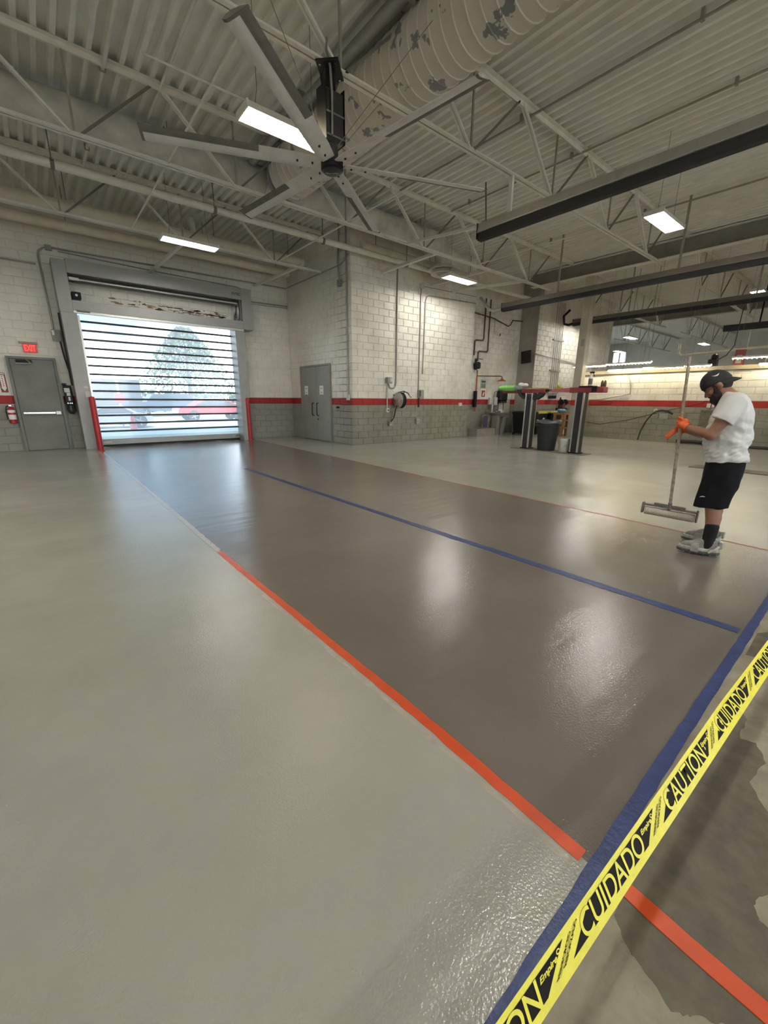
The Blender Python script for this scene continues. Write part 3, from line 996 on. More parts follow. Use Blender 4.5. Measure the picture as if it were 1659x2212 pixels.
ell = [V((4.95, 9.45, 5.82)), V((4.86, 9.2, 5.80)), V((4.72, 8.95, 5.74)), V((4.60, 8.75, 5.68)), V((4.57, 8.58, 5.66))]
ribbed(ell, [.27, .30, .35, .40, .43], .1, .014).build('reducer_elbow', mat('shiny_duct', (.55, .55, .54), .28, .85, var=.15, vscale=9, alt=(.44, .42, .37), altmix=(.45, .6)), br, 40)
for yy in (7.2, 3.4, 1.6):
    hb = MB()
    for e in (-1, 1):
        hb.cyl((4.57 + e * .44, yy, 5.66), (4.57 + e * .44, yy, 6.22), .007, n=6)
    hb.build('hanger_strap', M['rod'], br)
df = thing('round_diffuser', 'round ceiling diffuser of two rings under the duct elbow', 'diffuser', (10.17, 9.6, 5.2))
MB().lathe([(.27, .10), (.30, .08), (.44, -.02), (.46, -.03), (.46, -.045), (.43, -.04), (.30, .05), (.25, .08)], (10.17, 9.6, 5.22), n=32, cap=False).build('outer_ring', M['housing'], df, 50)
MB().lathe([(.36, -.12), (.38, -.14), (.36, -.15), (.26, -.09), (.20, -.04), (.22, -.03)], (10.17, 9.6, 5.22), n=32, cap=False).build('inner_ring', M['housing'], df, 50)
MB().lathe([(.05, .02), (.20, -.10), (.17, -.15), (.05, -.20)], (10.17, 9.6, 5.22), n=24).build('centre_cone', M['steel_dark'], df, 50)

# radiant heater tubes
for i, (y, z, r, x1, lab) in enumerate(((12.7, 5.50, .12, 7.12, 'cream heater tube hanging behind the joist, higher of the two by the door wall'), (13.6, 5.37, .115, 7.05, 'cream heater tube closest to the door wall, lower of the two'))):
    t = thing('heater_tube', lab, 'heater', (3, y, z))
    MB().tube([(-8.8, y, z), (x1 - .06, y, z)], r, 18).build('tube_run', M['tan'], t, 50)
    MB().lathe([(r + .012, -.12), (r + .012, 0), (r * .7, .015)], (x1 - .03, y, z), X, 18).build('end_cap', M['tan'], t, 50)
    MB().cyl((3.85, y, z + .05), (3.85, y, z + .42), .09, n=14).build('flue_stub', M['duct_dusty'], t, 50) if i == 0 else None
    for x in (-1.0, 1.2, 4.4, 6.6):
        MB().cyl((x, y, z), (x, y, 6.21), .008, n=6).build('hanger_chain', M['rod'], t)
t = thing('round_pipe', 'pale round pipe with clamps running along in front of the hose reel wall', 'pipe', (3, 10.2, 5.30))
MB().tube([(-8.8, 10.2, 5.30), (16.3, 10.2, 5.32)], .072, 14).build('run', M['steel_white'], t, 50)
for x in (.85, 3.6, 6.3, 9.2):
    MB().lathe([(.08, -.03), (.08, .03)], (x, 10.2, 5.30), X, 14).cyl((x, 10.2, 5.37), (x, 10.2, 6.21), .010, n=6).build('pipe_clamp', M['rod'], t)
t = thing('round_pipe', 'cream pipe above the light over the hose reel wall', 'pipe', (9, 9.9, 5.5))
MB().tube([(7.7, 10.42, 5.56), (12.8, 10.42, 5.56)], .10, 14).build('run', M['tan'], t, 50)
for x in (8.2, 10.4, 12.4):
    MB().cyl((x, 10.42, 5.6), (x, 10.42, 6.21), .010, n=6).build('pipe_clamp', M['rod'], t)

# ------------------------------------------------------------------ ceiling lights
def fixture(name, label, x, y, z, tubes=4, tube='tube', L=1.22, W=.36, group='ceiling tube lights'):
    t = thing(name, label, 'light', (x, y, z), group)
    h = MB()
    hx, hw = L / 2, W / 2
    sec = [(-hw, -.03), (-hw * .82, .055), (hw * .82, .055), (hw, -.03), (hw - .012, -.03), (hw * .80, .043), (-hw * .80, .043), (-hw + .012, -.03)]
    h.prism(sec, (x - hx, y, z), Y, Z, X * L)
    for s in (-1, 1):
        h.box((x + s * hx - .012, y - hw, z - .03), (x + s * hx + .012, y + hw, z + .05))
    h.build('reflector', M['housing'], t)
    for k in range(tubes):
        yy = y + (k - (tubes - 1) / 2) * W * .215
        MB().cyl((x - hx + .03, yy, z), (x + hx - .03, yy, z), .014, n=8).build('tube', M[tube], t, 60)
    for s in (-1, 1):
        MB().cyl((x + s * .45, y, z + .05), (x + s * .40, y, z + .30), .004, n=6).cyl((x + s * .40, y, z + .30), (x + s * .40, y, 6.21), .004, n=6).build('hanger_wire', M['rod'], t)
    return t


fixture('tube_light', 'yellowish tube light directly behind the ceiling fan hub', 3.18, 5.98, 4.88, 4, 'tube_warm')
fixture('tube_light', 'tube light hanging in front of the rolling door head', 3.33, 11.25, 4.88, 2)
fixture('tube_light', 'tube light lighting the top of the hose reel wall', 10.35, 9.10, 4.88, 3)
fixture('tube_light', 'bright four tube light at upper right under the bare deck', 10.25, 3.70, 4.86)
fixture('tube_light', 'four tube light at the right edge above the far bay', 18.7, 3.55, 4.80)
fixture('tube_light', 'tube light just right of the square column', 19.3, 8.75, 4.80)
fixture('tube_light', 'distant tube light above the strip light pair', 26.0, 10.15, 4.80)
fixture('tube_light', 'distant tube light in the middle of the far bay', 31.5, 8.1, 4.75)
fixture('tube_light', 'farthest tube light, low above the left strip light', 32.0, 13.1, 4.75)
for q in ((3.2, .7), (3.2, -4.6), (10.2, -1.9), (-4.0, 3.7), (-4.0, 9.2), (-4.0, -2.0), (18.5, -1.9)):  # unseen fixtures continuing the ceiling rows, added to light the room
    fixture('tube_light', 'unseen tube light added along the ceiling rows beside and behind the viewer', q[0], q[1], 4.88)
for q in ((26.0, 2.2), (33.0, 2.4)):  # unseen fixtures added to brighten the far end
    fixture('tube_light', 'unseen tube light added to brighten the far bays, off to the right', q[0], q[1], 4.8)

# low strip lights in front of the wall, hung on chains
for (x, y0, y1, z, m, lab) in ((16.45, 8.35, 7.10, 2.665, 'strip_cool', 'left strip light starting at the square column'), (16.45, 7.06, 5.62, 2.69, 'strip_warm', 'warm strip light second from the column in the upper row'),
                               (16.55, 7.05, 5.92, 2.46, 'strip_cool', 'strip light at the left end of the lower row'), (16.55, 5.88, 4.66, 2.485, 'strip_warm', 'warm strip light in the middle of the lower row'),
                               (16.55, 4.62, 3.95, 2.50, 'strip_cool', 'short strip light just left of the upright pole'), (16.45, 3.45, 2.15, 2.665, 'strip_warm', 'warm strip light at the right edge of the upper row'),
                               (16.55, 2.80, 1.6, 2.45, 'strip_cool', 'bluish strip light under the warm one at the right edge')):
    t = thing('strip_light', lab, 'light', (x, (y0 + y1) / 2, z), 'hanging strip lights')
    MB().prism([(-.09, .0), (-.05, .05), (.05, .05), (.09, .0), (.08, .0), (.045, .04), (-.045, .04), (-.08, 0)], (x, y1, z), X, Z, Y * (y0 - y1)).build('reflector', M['housing'], t)
    for e in (-.035, .035):
        MB().cyl((x + e, y1 + .02, z), (x + e, y0 - .02, z), .016, n=8).build('tube', M[m], t, 60)
    gr = MB()
    k = y1 + .06
    while k < y0 - .03:
        gr.box((x - .085, k, z - .045), (x + .085, k + .012, z - .02))
        k += .11
    gr.build('wire_guard', M['housing'], t)
    for yy in (y0 - .12, y1 + .12):
        MB().cyl((x, yy, z + .05), (x, yy, 6.21), .0028, n=5).build('hanger_chain', M['rod'], t)

# ------------------------------------------------------------------ big fan
FX, FY, FZ = 3.25, 5.0, 4.16
fan = thing('ceiling_fan', 'huge six blade industrial ceiling fan with black motor', 'fan', (FX, FY, FZ))
hub = MB().lathe([(.05, -.07), (.115, -.07), (.135, -.055), (.135, .03), (.12, .045)], (FX, FY, FZ), n=28).build('hub', M['black'], fan, 40)
MB().lathe([(.02, -.085), (.10, -.082), (.118, -.07), (.02, -.07)], (FX, FY, FZ), n=28).build('hub_cap', mat('hub_cap', (.03, .03, .033), .35), hub, 40)
def capfn(x, y):
    a = math.radians(-39.4)
    return (FX + x * math.cos(a) + y * math.sin(a), FY + x * math.sin(a) - y * math.cos(a), FZ - .088)
text_mesh('MacroAir', .05, capfn, 'lettering', M['light_box'], hub, bold=.0008, fit=(-.078, .078, -.016, .022))
for k in range(6):
    a = math.radians(37.7 + 60 * k)
    d, s = V((math.cos(a), math.sin(a), 0)), V((-math.sin(a), math.cos(a), 0))
    b = MB()
    rings = []
    for t in range(9):
        r = .14 + (2.06 - .14) * t / 8
        c_ = V((FX, FY, FZ)) + d * r
        wd = .105 if t > 0 else .085
        tw = math.radians(13)
        u = s * math.cos(tw) + Z * math.sin(tw)
        n_ = u.cross(d) * -1
        rings.append([c_ + u * x * wd + n_ * y for x, y in ((-1, 0), (-.75, .014), (-.2, .022), (.4, .016), (1, .002), (.4, -.004), (-.2, -.010), (-.75, -.012))])
    bl = b.loft(rings).build('blade', M['fan_blade'], fan, 50)
    tip = MB().loft([[p + d * .0 + (p - (V((FX, FY, FZ)) + d * 2.06)) * .08 for p in rings[-1]], [p + d * .03 + (p - (V((FX, FY, FZ)) + d * 2.06)) * .08 for p in rings[-1]]]).build('tip_cap', M['fan_tip'], bl)
    for r in (.24, .42):
        MB().cyl(V((FX, FY, FZ)) + d * r - Z * .005, V((FX, FY, FZ)) + d * r - Z * .022, .012, n=8).build('blade_bolt', M['black'], bl)
    # dusty leading edge strip
    e = MB()
    rr = []
    for t in range(3, 9):
        r = .14 + (2.06 - .14) * t / 8
        c_ = V((FX, FY, FZ)) + d * r
        u = s * math.cos(math.radians(13)) + Z * math.sin(math.radians(13))
        n_ = u.cross(d) * -1
        rr.append([c_ + u * .1065 + n_ * .002, c_ + u * .055 + n_ * .0165, c_ + u * .02 + n_ * .0195, c_ + u * .02 - n_ * .0075, c_ + u * .055 - n_ * .006])
    e.loft(rr).build('dusty_edge', M['fan_tip'], bl)
MB().box((FX - .125, FY - .09, FZ + .20), (FX + .125, FY + .09, 4.86), .012).build('drive_case', M['dust_black'], fan)
MB().cyl((FX, FY, FZ + .03), (FX, FY, FZ + .22), .075, n=18).build('gearbox', M['dust_black'], fan, 40)
for z in (4.40, 4.62):
    MB().box((FX - .13, FY - .097, z), (FX + .13, FY + .097, z + .018)).build('case_band', M['rod'], fan)
for e in (-1, 1):
    MB().box((FX + e * .128 - .004, FY - .10, FZ + .20), (FX + e * .128 + .004, FY + .10, 4.90)).build('side_plate', M['black'], fan)
MB().cyl((FX, FY, 4.84), (FX, FY, 5.08), .062, n=14).build('drop_tube', M['black'], fan, 40)
mp_ = MB().obox((FX, FY, 5.085), (V((1, 1, 0)).normalized()) * .17, V((1, -1, 0)).normalized() * .13, Z * .009).build('mount_plate', M['black'], fan)
for e in (-1, 1):
    for q in (-1, 1):
        p = V((FX, FY, 5.07)) + V((1, 1, 0)).normalized() * .13 * e + V((1, -1, 0)).normalized() * .09 * q
        MB().cyl(p, p - Z * .012, .012, n=8).build('plate_bolt', M['chrome'], mp_)
MB().tube([(FX - .05, FY - .02, 5.35), (FX - .09, FY - .07, 5.2), (FX - .06, FY - .10, 5.05), (FX - .05, FY - .11, 4.8), (FX - .06, FY - .11, 4.4)], .014, 6).build('power_cable', M['conduit'], fan, 60)
MB().tube([(FX - .14, FY - .1, 5.02), (FX - .19, FY - .1, 4.9), (FX - .15, FY - .1, 4.76)], .01, 6).build('power_cable', M['black'], fan, 60)
for k in range(4):       # guy wires
    a = math.radians(20 + 90 * k)
    MB().cyl((FX + .13 * math.cos(a), FY + .1 * math.sin(a), 4.35), (FX + 1.3 * math.cos(a), FY + 1.3 * math.sin(a), 5.08 if k % 2 else 5.5), .004, n=5).build('guy_wire', M['rod'], fan)

# ------------------------------------------------------------------ exhaust rails
def rail(label, x, y0, y1, z0, z1, dark, m='alu'):
    t = thing('exhaust_rail', label, 'rail', (x, y0, z1), 'overhead exhaust rails')
    zm = z0 + (z1 - z0) * .48
    MB().prism([(-.085, zm - z0), (-.07, z1 - z0), (.07, z1 - z0), (.085, zm - z0)], (x, y0, z0), X, Z, Y * (y1 - y0)).build('profile', M[m], t)
    MB().prism([(-.055, 0), (-.06, zm - z0), (.06, zm - z0), (.055, 0)], (x, y0 + .002, z0), X, Z, Y * (y1 - y0 - .004)).build('rubber_lip', M[dark], t)
    MB().box((x - .09, y0 if y0 > y1 else y0 - .01, z0 + .02), (x + .09, (y0 if y0 > y1 else y0) + .012, z1 + .01)).build('end_plate', M['black'], t)
    mb = MB()
    mb.box((x - .095, y0, zm - .006), (x + .095, y1, zm + .006))
    mb.build('edge_strip', M['galv' if m == 'alu' else m], t)
    return t


r1 = rail('white and black exhaust rail slanting across the right of the fan', 6.9, 5.62, -6, 4.27, 4.54, 'soft_black')
MB().bar((6.9, 5.0, 4.54), (6.9, 5.0, 5.10), .07, .05).build('drop_bracket', M['steel_white'], r1)
MB().bar((6.9, 1.5, 4.54), (6.9, 1.5, 6.2), .07, .05).build('drop_bracket', M['steel_white'], r1)
MB().bar((6.93, 5.35, 4.5), (7.6, 8.4, 5.08), .05, .05).build('sway_brace', M['steel_white'], r1)
MB().bar((6.93, 5.5, 4.36), (8.2, 6.6, 5.9), .03, .03).build('sway_brace', M['rod'], r1)
r2 = rail('long exhaust rail with hooked pipe end beside the block wall', 13.0, 9.38, -6, 4.36, 4.62, 'soft_black', 'rail_brown')
MB().tube([(13.0, 9.36, 4.48), (13.0, 9.75, 4.45), (12.98, 9.95, 4.52), (12.9, 10.3, 4.95)], .055, 10).build('hooked_end', M['galv'], r2, 50)
for yy in (7.4, 4.2, 1.2):
    MB().bar((13.0, yy, 4.6), (13.0, yy, 6.2), .05, .03).build('drop_bracket', M['steel_dark'], r2)
r3 = rail('dark exhaust rail crossing behind the square column', 17.4, 9.05, -5, 4.33, 4.58, 'soft_black', 'rail_brown')
MB().tube([(17.4, 9.0, 4.46), (17.4, 9.25, 4.40), (17.35, 9.42, 4.45), (17.3, 9.45, 4.75), (17.3, 9.2, 4.95)], .05, 10).build('hooked_end', M['black'], r3, 50)
for yy in (7.0, 3.4):
    MB().bar((17.4, yy, 4.55), (17.4, yy, 6.2), .04, .03).build('drop_bracket', M['steel_dark'], r3)
r4 = rail('short black exhaust rail at the far right edge', 22.5, 5.2, -2, 4.20, 4.44, 'soft_black', 'soft_black')
for yy in (4.1, 1.4):
    MB().bar((22.5, yy, 4.4), (22.5, yy, 6.2), .05, .04).build('drop_bracket', M['black'], r4)

# thin vertical cables in the far bay
for x, y, z0, z1, lab in ((18.2, 7.2, 2.6, 6.2, 'thin dark cable hanging right of the column'), (18.4, 6.6, 2.7, 6.2, 'second thin cable hanging right of the column'), (19.0, 5.4, 2.8, 6.2, 'thin cable hanging above the middle strip lights')):
    tag(MB().cyl((x, y, z0), (x + .12, y - .05, z1), .010, n=6).build('hanging_cable', M['rod'], None, 50), lab, 'cable')
# pipe with elbows on the far wall side
tag(MB().tube([(24.0, 7.1, 4.05), (24.0, 7.1, 3.62), (24.0, 7.0, 3.52), (24.0, 2.0, 3.72)], .06, 10).cyl((24.0, 4.6, 3.6), (24.0, 4.6, 6.21), .012, n=6).build('far_pipe', M['tan'], None, 50), 'pale pipe with a dropped end in the far bay', 'pipe')
# ------------------------------------------------------------------ door wall fittings
t = thing('exit_sign', 'lit red exit sign above the grey exit door', 'sign', (.05, 14.46, 2.6))
MB().box((-.10, 14.44, 2.50), (.18, 14.499, 2.705), .008).build('sign_case', M['exit_face'], t)
MB().box((-.17, 14.42, 2.705), (.21, 14.499, 2.755), .006).build('battery_case', M['grey_box'], t)
text_mesh('EXIT', .15, lambda x, y: (x, 14.436, y), 'lettering', M['exit_glow'], t, bold=.004, fit=(-.075, .155, 2.525, 2.68))
t = thing('arrow_sign', 'small red sign with a white downward arrow by the extinguisher', 'sign', (-.64, 14.49, 1.7))
MB().box((-.70, 14.490, 1.50), (-.565, 14.499, 1.98)).build('plate', mat('sign_red', (.20, .035, .03), .5), t)
MB().prism([(-.675, 1.92), (-.59, 1.92), (-.59, 1.62), (-.575, 1.62), (-.6325, 1.53), (-.69, 1.62), (-.675, 1.62)], (0, 14.4895, 0), X, Z, Y * -.001).build('arrow', M['paper'], t)
for k in range(6):
    MB().box((-.645, 14.4872, 1.88 - .045 * k), (-.62, 14.4882, 1.90 - .045 * k)).build('printed_mark', M['red'], t)
MB().box((-.69, 14.488, 1.94), (-.575, 14.4895, 1.965)).build('printed_line', M['paper'], t)

t = thing('fire_extinguisher', 'red fire extinguisher with white labels on the wall left of the exit door', 'extinguisher', (-.60, 14.38, .73))
ex = V((-.60, 14.40, .73))
MB().lathe([(.06, 0), (.078, .01), (.078, .34), (.066, .375), (.03, .40), (.022, .43)], ex, n=20).build('cylinder', M['red'], t, 40)
MB().lathe([(.0785, .10), (.0788, .10), (.0788, .22), (.0785, .22)], ex, n=20, cap=False).build('label', M['paper'], t, 40)
MB().lathe([(.0785, .27), (.0788, .27), (.0788, .335), (.0785, .335)], ex, n=20, cap=False).build('label', M['paper'], t, 40)
hv = MB().box(ex + V((-.025, -.02, .43)), ex + V((.025, .02, .46)))
hv.bar(ex + V((-.01, -.01, .46)), ex + V((.10, -.03, .475)), .02, .008).bar(ex + V((-.01, -.01, .445)), ex + V((.09, -.03, .425)), .02, .008)
hv.build('valve_handle', M['chrome'], t)
MB().tube([ex + V((-.03, 0, .44)), ex + V((-.08, -.01, .42)), ex + V((-.10, -.02, .30)), ex + V((-.092, -.02, .10))], .011, 8).build('hose', M['hose'], t, 60)
MB().box(ex + V((-.03, .06, .2)), ex + V((.03, .1, .42))).build('wall_bracket', M['grey_box'], t)

t = thing('junction_box', 'grey junction box with white label between exit door and rolling door', 'box', (.63, 14.45, 2.95))
MB().box((.54, 14.40, 2.82), (.73, 14.499, 3.10), .008).build('case', M['grey_box'], t)
MB().box((.55, 14.398, 2.96), (.60, 14.401, 3.08)).build('label', M['paper'], t)
MB().tube([(.60, 14.46, 3.10), (.60, 14.46, 3.45), (.575, 14.46, 4.80), (.60, 14.46, 4.93), (.70, 14.46, 5.02), (.84, 14.46, 5.05), (3, 14.46, 5.08), (7.36, 14.46, 5.12)], .020, 8).build('riser_conduit', M['conduit'], t, 60)
MB().box((.74, 14.42, 4.98), (.88, 14.499, 5.10), .006).build('pull_box', M['grey_box'], t)
MB().tube([(.69, 14.45, 2.82), (.72, 14.44, 2.4), (.76, 14.43, 2.1), (.765, 14.43, 1.7)], .018, 8).build('feed_cable', M['hose'], t, 60)
tag(MB().box((.735, 14.10, 1.7), (.775, 14.16, 3.48)).build('door_cable', M['hose']), 'long black cable running up the edge of the left door jamb', 'cable')
tag(MB().tube([(-8.9, 14.46, 4.62), (.50, 14.46, 4.62)], .02, 8).build('wall_conduit', M['conduit'], None, 60), 'conduit along the wall above the exit door', 'conduit')
tag(MB().tube([(5.9, 14.46, 4.52), (7.38, 14.46, 4.55)], .022, 8).tube([(5.9, 14.47, 4.46), (7.38, 14.47, 4.49)], .012, 8).build('wall_conduit', M['conduit'], None, 60), 'double conduit between the rolling door head and the corner', 'conduit')
tag(MB().tube([(1.0, 14.46, 5.0), (3.4, 14.46, 4.93), (5.6, 14.46, 4.90), (5.72, 14.46, 4.86), (5.74, 14.46, 4.76)], .014, 8).build('wall_conduit', M['conduit'], None, 60), 'thin conduit bending down to the right of the door head', 'conduit')
tag(MB().tube([(7.36, 14.40, 5.13), (7.36, 11.0, 5.13), (7.36, 10.6, 5.30)], .018, 8).build('wall_conduit', M['conduit'], None, 60), 'conduit along the top of the double door wall', 'conduit')

t = thing('door_controller', 'black door control box with white stickers beside the exit door', 'controller', (.645, 14.42, 1.3))
MB().box((.555, 14.36, 1.18), (.735, 14.499, 1.70), .012).build('case', M['black'], t)
MB().box((.545, 14.38, 1.70), (.64, 14.49, 1.755), .006).build('top_cap', M['black'], t)
for (x0, x1, z0, z1) in ((.57, .69, 1.52, 1.63), (.61, .69, 1.43, 1.51), (.63, .675, 1.30, 1.40)):
    MB().box((x0, 14.357, z0), (x1, 14.361, z1)).build('sticker', M['paper'], t)
for x in (.60, .65, .69):
    MB().cyl((x, 14.345, 1.235), (x, 14.36, 1.235), .013, n=10).build('push_button', M['chrome'], t)
MB().tube([(.60, 14.42, 1.2), (.585, 14.40, 1.08), (.62, 14.39, .99), (.68, 14.39, .97), (.715, 14.40, 1.03), (.715, 14.42, 1.2)], .035, 8).build('cord_loop', M['soft_black'], t, 60)

for (x, y, lab) in ((1.085, 13.50, 'red steel guard post at the left foot of the rolling door'), (5.47, 14.0, 'red steel guard post at the right foot of the rolling door')):
    t = thing('guard_post', lab, 'post', (x, y, 0), 'red guard posts')
    MB().lathe([(.072, 0), (.072, 1.36), (.06, 1.40), (.03, 1.415)], (x, y, 0), n=18).build('tube', M['red'], t, 40)
    MB().lathe([(.10, .002), (.10, .014), (.074, .014)], (x, y, 0), n=18).build('foot_plate', M['red'], t, 40)

# ------------------------------------------------------------------ side wall and hose reel wall fittings
t = thing('wall_conduit', 'vertical conduit with pale outlet box near the block corner', 'conduit', (7.37, 10.73, 1.4))
MB().cyl((7.375, 10.74, 1.50), (7.375, 10.74, 6.18), .022, n=8).build('run', M['conduit'], t, 60)
MB().box((7.34, 10.66, 1.36), (7.399, 10.80, 1.53), .008).build('outlet_box', M['light_box'], t)
MB().tube([(7.36, 10.70, 1.36), (7.36, 10.68, 1.30), (7.36, 10.74, 1.28), (7.36, 10.77, 1.35)], .006, 6).build('cord_loop', M['hose'], t, 60)
t = thing('drop_cord', 'coiled grey cord with outlet box hanging high on the double door wall', 'cord', (7.33, 11.03, 4.6))
MB().tube([(7.33, 11.03, 6.15), (7.33, 11.03, 5.6), (7.30, 11.00, 5.2), (7.34, 11.05, 4.95), (7.33, 11.03, 4.72)], .018, 8).tube([(7.33, 11.07, 5.7), (7.31, 11.09, 5.2), (7.33, 11.05, 4.75)], .012, 8).build('cable', M['conduit'], t, 60)
MB().box((7.28, 10.96, 4.56), (7.38, 11.10, 4.74), .01).build('outlet_box', M['grey_box'], t)

YW = 10.52
t = thing('switch_conduit', 'long vertical conduit looping up into a grey switch box', 'conduit', (9.13, YW, 1.7))
MB().tube([(9.13, YW, 5.55), (9.13, YW, 1.95), (9.11, YW, 1.83), (9.05, YW, 1.76), (8.95, YW, 1.74), (8.86, YW, 1.76), (8.82, YW, 1.84), (8.81, YW, 1.90)], .022, 8).build('run', M['conduit'], t, 60)
sb = MB().box((8.68, 10.40, 1.89), (8.88, 10.549, 2.08), .012).build('switch_box', M['grey_box'], t)
MB().box((8.78, 10.397, 1.94), (8.86, 10.401, 2.06)).build('label', M['light_box'], sb)
MB().cyl((8.75, YW, 1.10), (8.75, YW, 1.90), .018, n=8).build('drop', M['light_box'], t, 60)
MB().box((8.68, 10.45, .99), (8.80, 10.549, 1.12), .008).build('outlet_box', M['light_box'], t)
MB().cyl((8.75, 10.445, 1.055), (8.75, 10.452, 1.055), .025, n=10).build('socket', M['black'], t)

t = thing('hose_reel', 'grey round hose reel on a bracket over the red band', 'hose reel', (9.10, 10.30, 1.36))
rc = V((9.02, 10.30, 1.37))
MB().lathe([(.05, 0), (.235, 0), (.25, .012), (.235, .024), (.05, .024)], rc, X, 28).build('side_disc', M['galv'], t, 40)
MB().lathe([(.05, 0), (.235, 0), (.25, .012), (.235, .024), (.05, .024)], rc + X * .15, X, 28).build('side_disc', M['soft_black'], t, 40)
MB().lathe([(.07, .02), (.205, .02), (.215, .08), (.205, .148), (.07, .148)], rc, X, 24).build('wound_hose', M['hose'], t, 40)
MB().lathe([(.02, -.02), (.08, -.018), (.09, 0)], rc, X, 20).build('hub', M['galv'], t, 40)
for a in (.3, 1.6, 2.9, 4.2, 5.4):
    MB().bar(rc + V((-.006, .08 * math.cos(a), .08 * math.sin(a))), rc + V((-.006, .21 * math.cos(a), .21 * math.sin(a))), .02, .012, X).build('disc_rib', M['galv'], t)
MB().box((9.10, 10.28, 1.34), (9.16, 10.549, 1.40)).box((9.05, 10.53, 1.2), (9.24, 10.549, 1.55)).bar((9.22, 10.30, 1.37), (9.24, 10.24, 1.66), .03, .02).bar((9.24, 10.24, 1.66), (9.24, 10.54, 1.62), .03, .02).build('bracket', M['black'], t)
MB().tube([(9.24, 10.22, 1.64), (9.31, 10.14, 1.60), (9.35, 10.10, 1.52), (9.40, 10.08, 1.46)], .016, 8).build('hose_end', M['hose'], t, 60)
MB().cyl((9.35, 10.11, 1.54), (9.37, 10.09, 1.48), .024, n=8).build('hose_stop', M['light_box'], t)
MB().tube([(8.99, 10.3, 1.2), (8.98, 10.36, 1.05), (8.98, 10.42, .85), (8.90, 10.44, .72), (8.86, 10.46, .66)], .018, 8).build('feed_hose', M['hose'], t, 60)
t = thing('low_outlets', 'two low outlet boxes joined by a bent conduit under the reel', 'outlet', (9.5, YW, .65))
MB().box((8.80, 10.44, .55), (8.96, 10.549, .70), .008).build('outlet_box', M['grey_box'], t)
MB().box((10.03, 10.44, .58), (10.19, 10.549, .75), .008).build('outlet_box', M['grey_box'], t)
MB().tube([(8.95, YW, .70), (8.97, YW, .80), (9.05, YW, .83), (9.95, YW, .83), (10.05, YW, .82), (10.10, YW, .75)], .013, 8).build('conduit', M['conduit'], t, 60)
MB().ball((8.83, 10.43, .585), .02).build('plug', M['paper'], t, 60)
t = thing('disconnect_box', 'grey disconnect box on a vertical conduit in the middle of the hose reel wall', 'box', (10.2, YW, 1.6))
MB().box((10.12, 10.41, 1.44), (10.32, 10.549, 1.72), .012).build('case', M['grey_box'], t)
MB().box((10.115, 10.406, 1.50), (10.15, 10.412, 1.68)).build('lever', M['black'], t)
MB().cyl((10.15, YW, 1.72), (10.15, YW, 4.87), .018, n=8).build('run', M['conduit'], t, 60)
MB().box((10.08, 10.47, 4.86), (10.22, 10.549, 5.0), .006).build('pull_box', M['light_box'], t)
MB().bar((10.18, YW, 1.14), (10.18, YW, 1.44), .05, .03).build('dangling_plug', M['pipe_brown'], t)
t = thing('wall_conduit', 'conduit loop crossing to the right edge of the hose reel wall', 'conduit', (10.4, YW, 4.6))
MB().tube([(10.33, YW, 2.42), (10.36, YW, 4.52), (10.40, YW, 4.64), (10.5, YW, 4.70), (12.94, YW, 4.80)], .016, 8).tube([(10.22, YW, 4.93), (12.94, YW, 5.02)], .012, 8).build('run', M['conduit'], t, 60)
MB().cyl((10.33, YW, 2.25), (10.33, YW, 2.42), .028, n=8).build('plug_end', M['conduit'], t, 60)
t = thing('wire_rack', 'small pale wire rack on the right end of the hose reel wall', 'rack', (12.35, YW, 1.65))
rk = MB()
for k in range(8):
    x = 11.90 + k * .115
    rk.cyl((x, 10.50, 1.50), (x, 10.50, 1.80), .011, n=6)
rk.build('rack_rods', M['housing'], t)
MB().bar((11.88, 10.51, 1.80), (12.72, 10.51, 1.80), .03, .02).bar((11.88, 10.51, 1.50), (12.72, 10.51, 1.50), .02, .015).build('rack_rail', M['housing'], t)
tag(MB().box((12.28, 10.48, 1.17), (12.44, 10.549, 1.29), .008).build('outlet_box', M['light_box']), 'pale outlet box under the red band at the right of the hose reel wall', 'outlet')

# ------------------------------------------------------------------ washing area
YR = 10.96
t = thing('water_pipes', 'pair of brown water pipes with black valves in the recess corner', 'pipe', (13.9, YR, 2.8))
MB().tube([(14.10, YR, 5.2), (14.10, YR, 3.75), (14.05, YR, 3.68), (13.62, YR, 3.66), (13.56, YR, 3.6), (13.56, YR, 3.1)], .028, 8).build('pipe_run', M['pipe_brown'], t, 60)
MB().tube([(14.40, YR, 5.2), (14.40, YR, 3.34), (14.36, YR, 3.28), (13.86, YR, 3.27), (13.80, YR, 3.2), (13.80, YR, 2.9)], .028, 8).build('pipe_run', M['pipe_brown'], t, 60)
MB().tube([(13.0, 10.9, 4.62), (14.6, 10.92, 4.55), (15.6, 10.92, 4.36), (15.75, 10.92, 4.42), (15.9, 10.92, 4.62), (16.6, 10.92, 4.66)], .022, 8).build('pipe_run', M['pipe_brown'], t, 60)
MB().lathe([(.03, 0), (.07, .02), (.08, .16), (.10, .18), (.10, .24), (.04, .27), (.04, .42)], (13.66, YR - .04, 2.55), n=14).build('valve', M['black'], t, 50)
MB().lathe([(.05, 0), (.09, .03), (.09, .22), (.03, .26)], (13.82, YR - .04, 2.60), n=14).build('valve', M['black'], t, 50)
MB().bar((13.8, YR, 2.98), (14.12, YR, 2.98), .03, .02).build('valve_lever', M['black'], t)
t = thing('safety_shower', 'orange pipe safety shower with a cone head on a long arm', 'shower', (13.8, YR, 0))
MB().tube([(13.84, YR, .30), (13.82, YR - .01, 2.55)], .026, 8).build('riser', M['orange_pipe'], t, 60)
MB().tube([(13.82, YR - .04, 2.33), (15.05, 10.70, 2.36), (15.12, 10.68, 2.33), (15.13, 10.68, 2.26)], .020, 8).build('arm', M['pipe_brown'], t, 60)
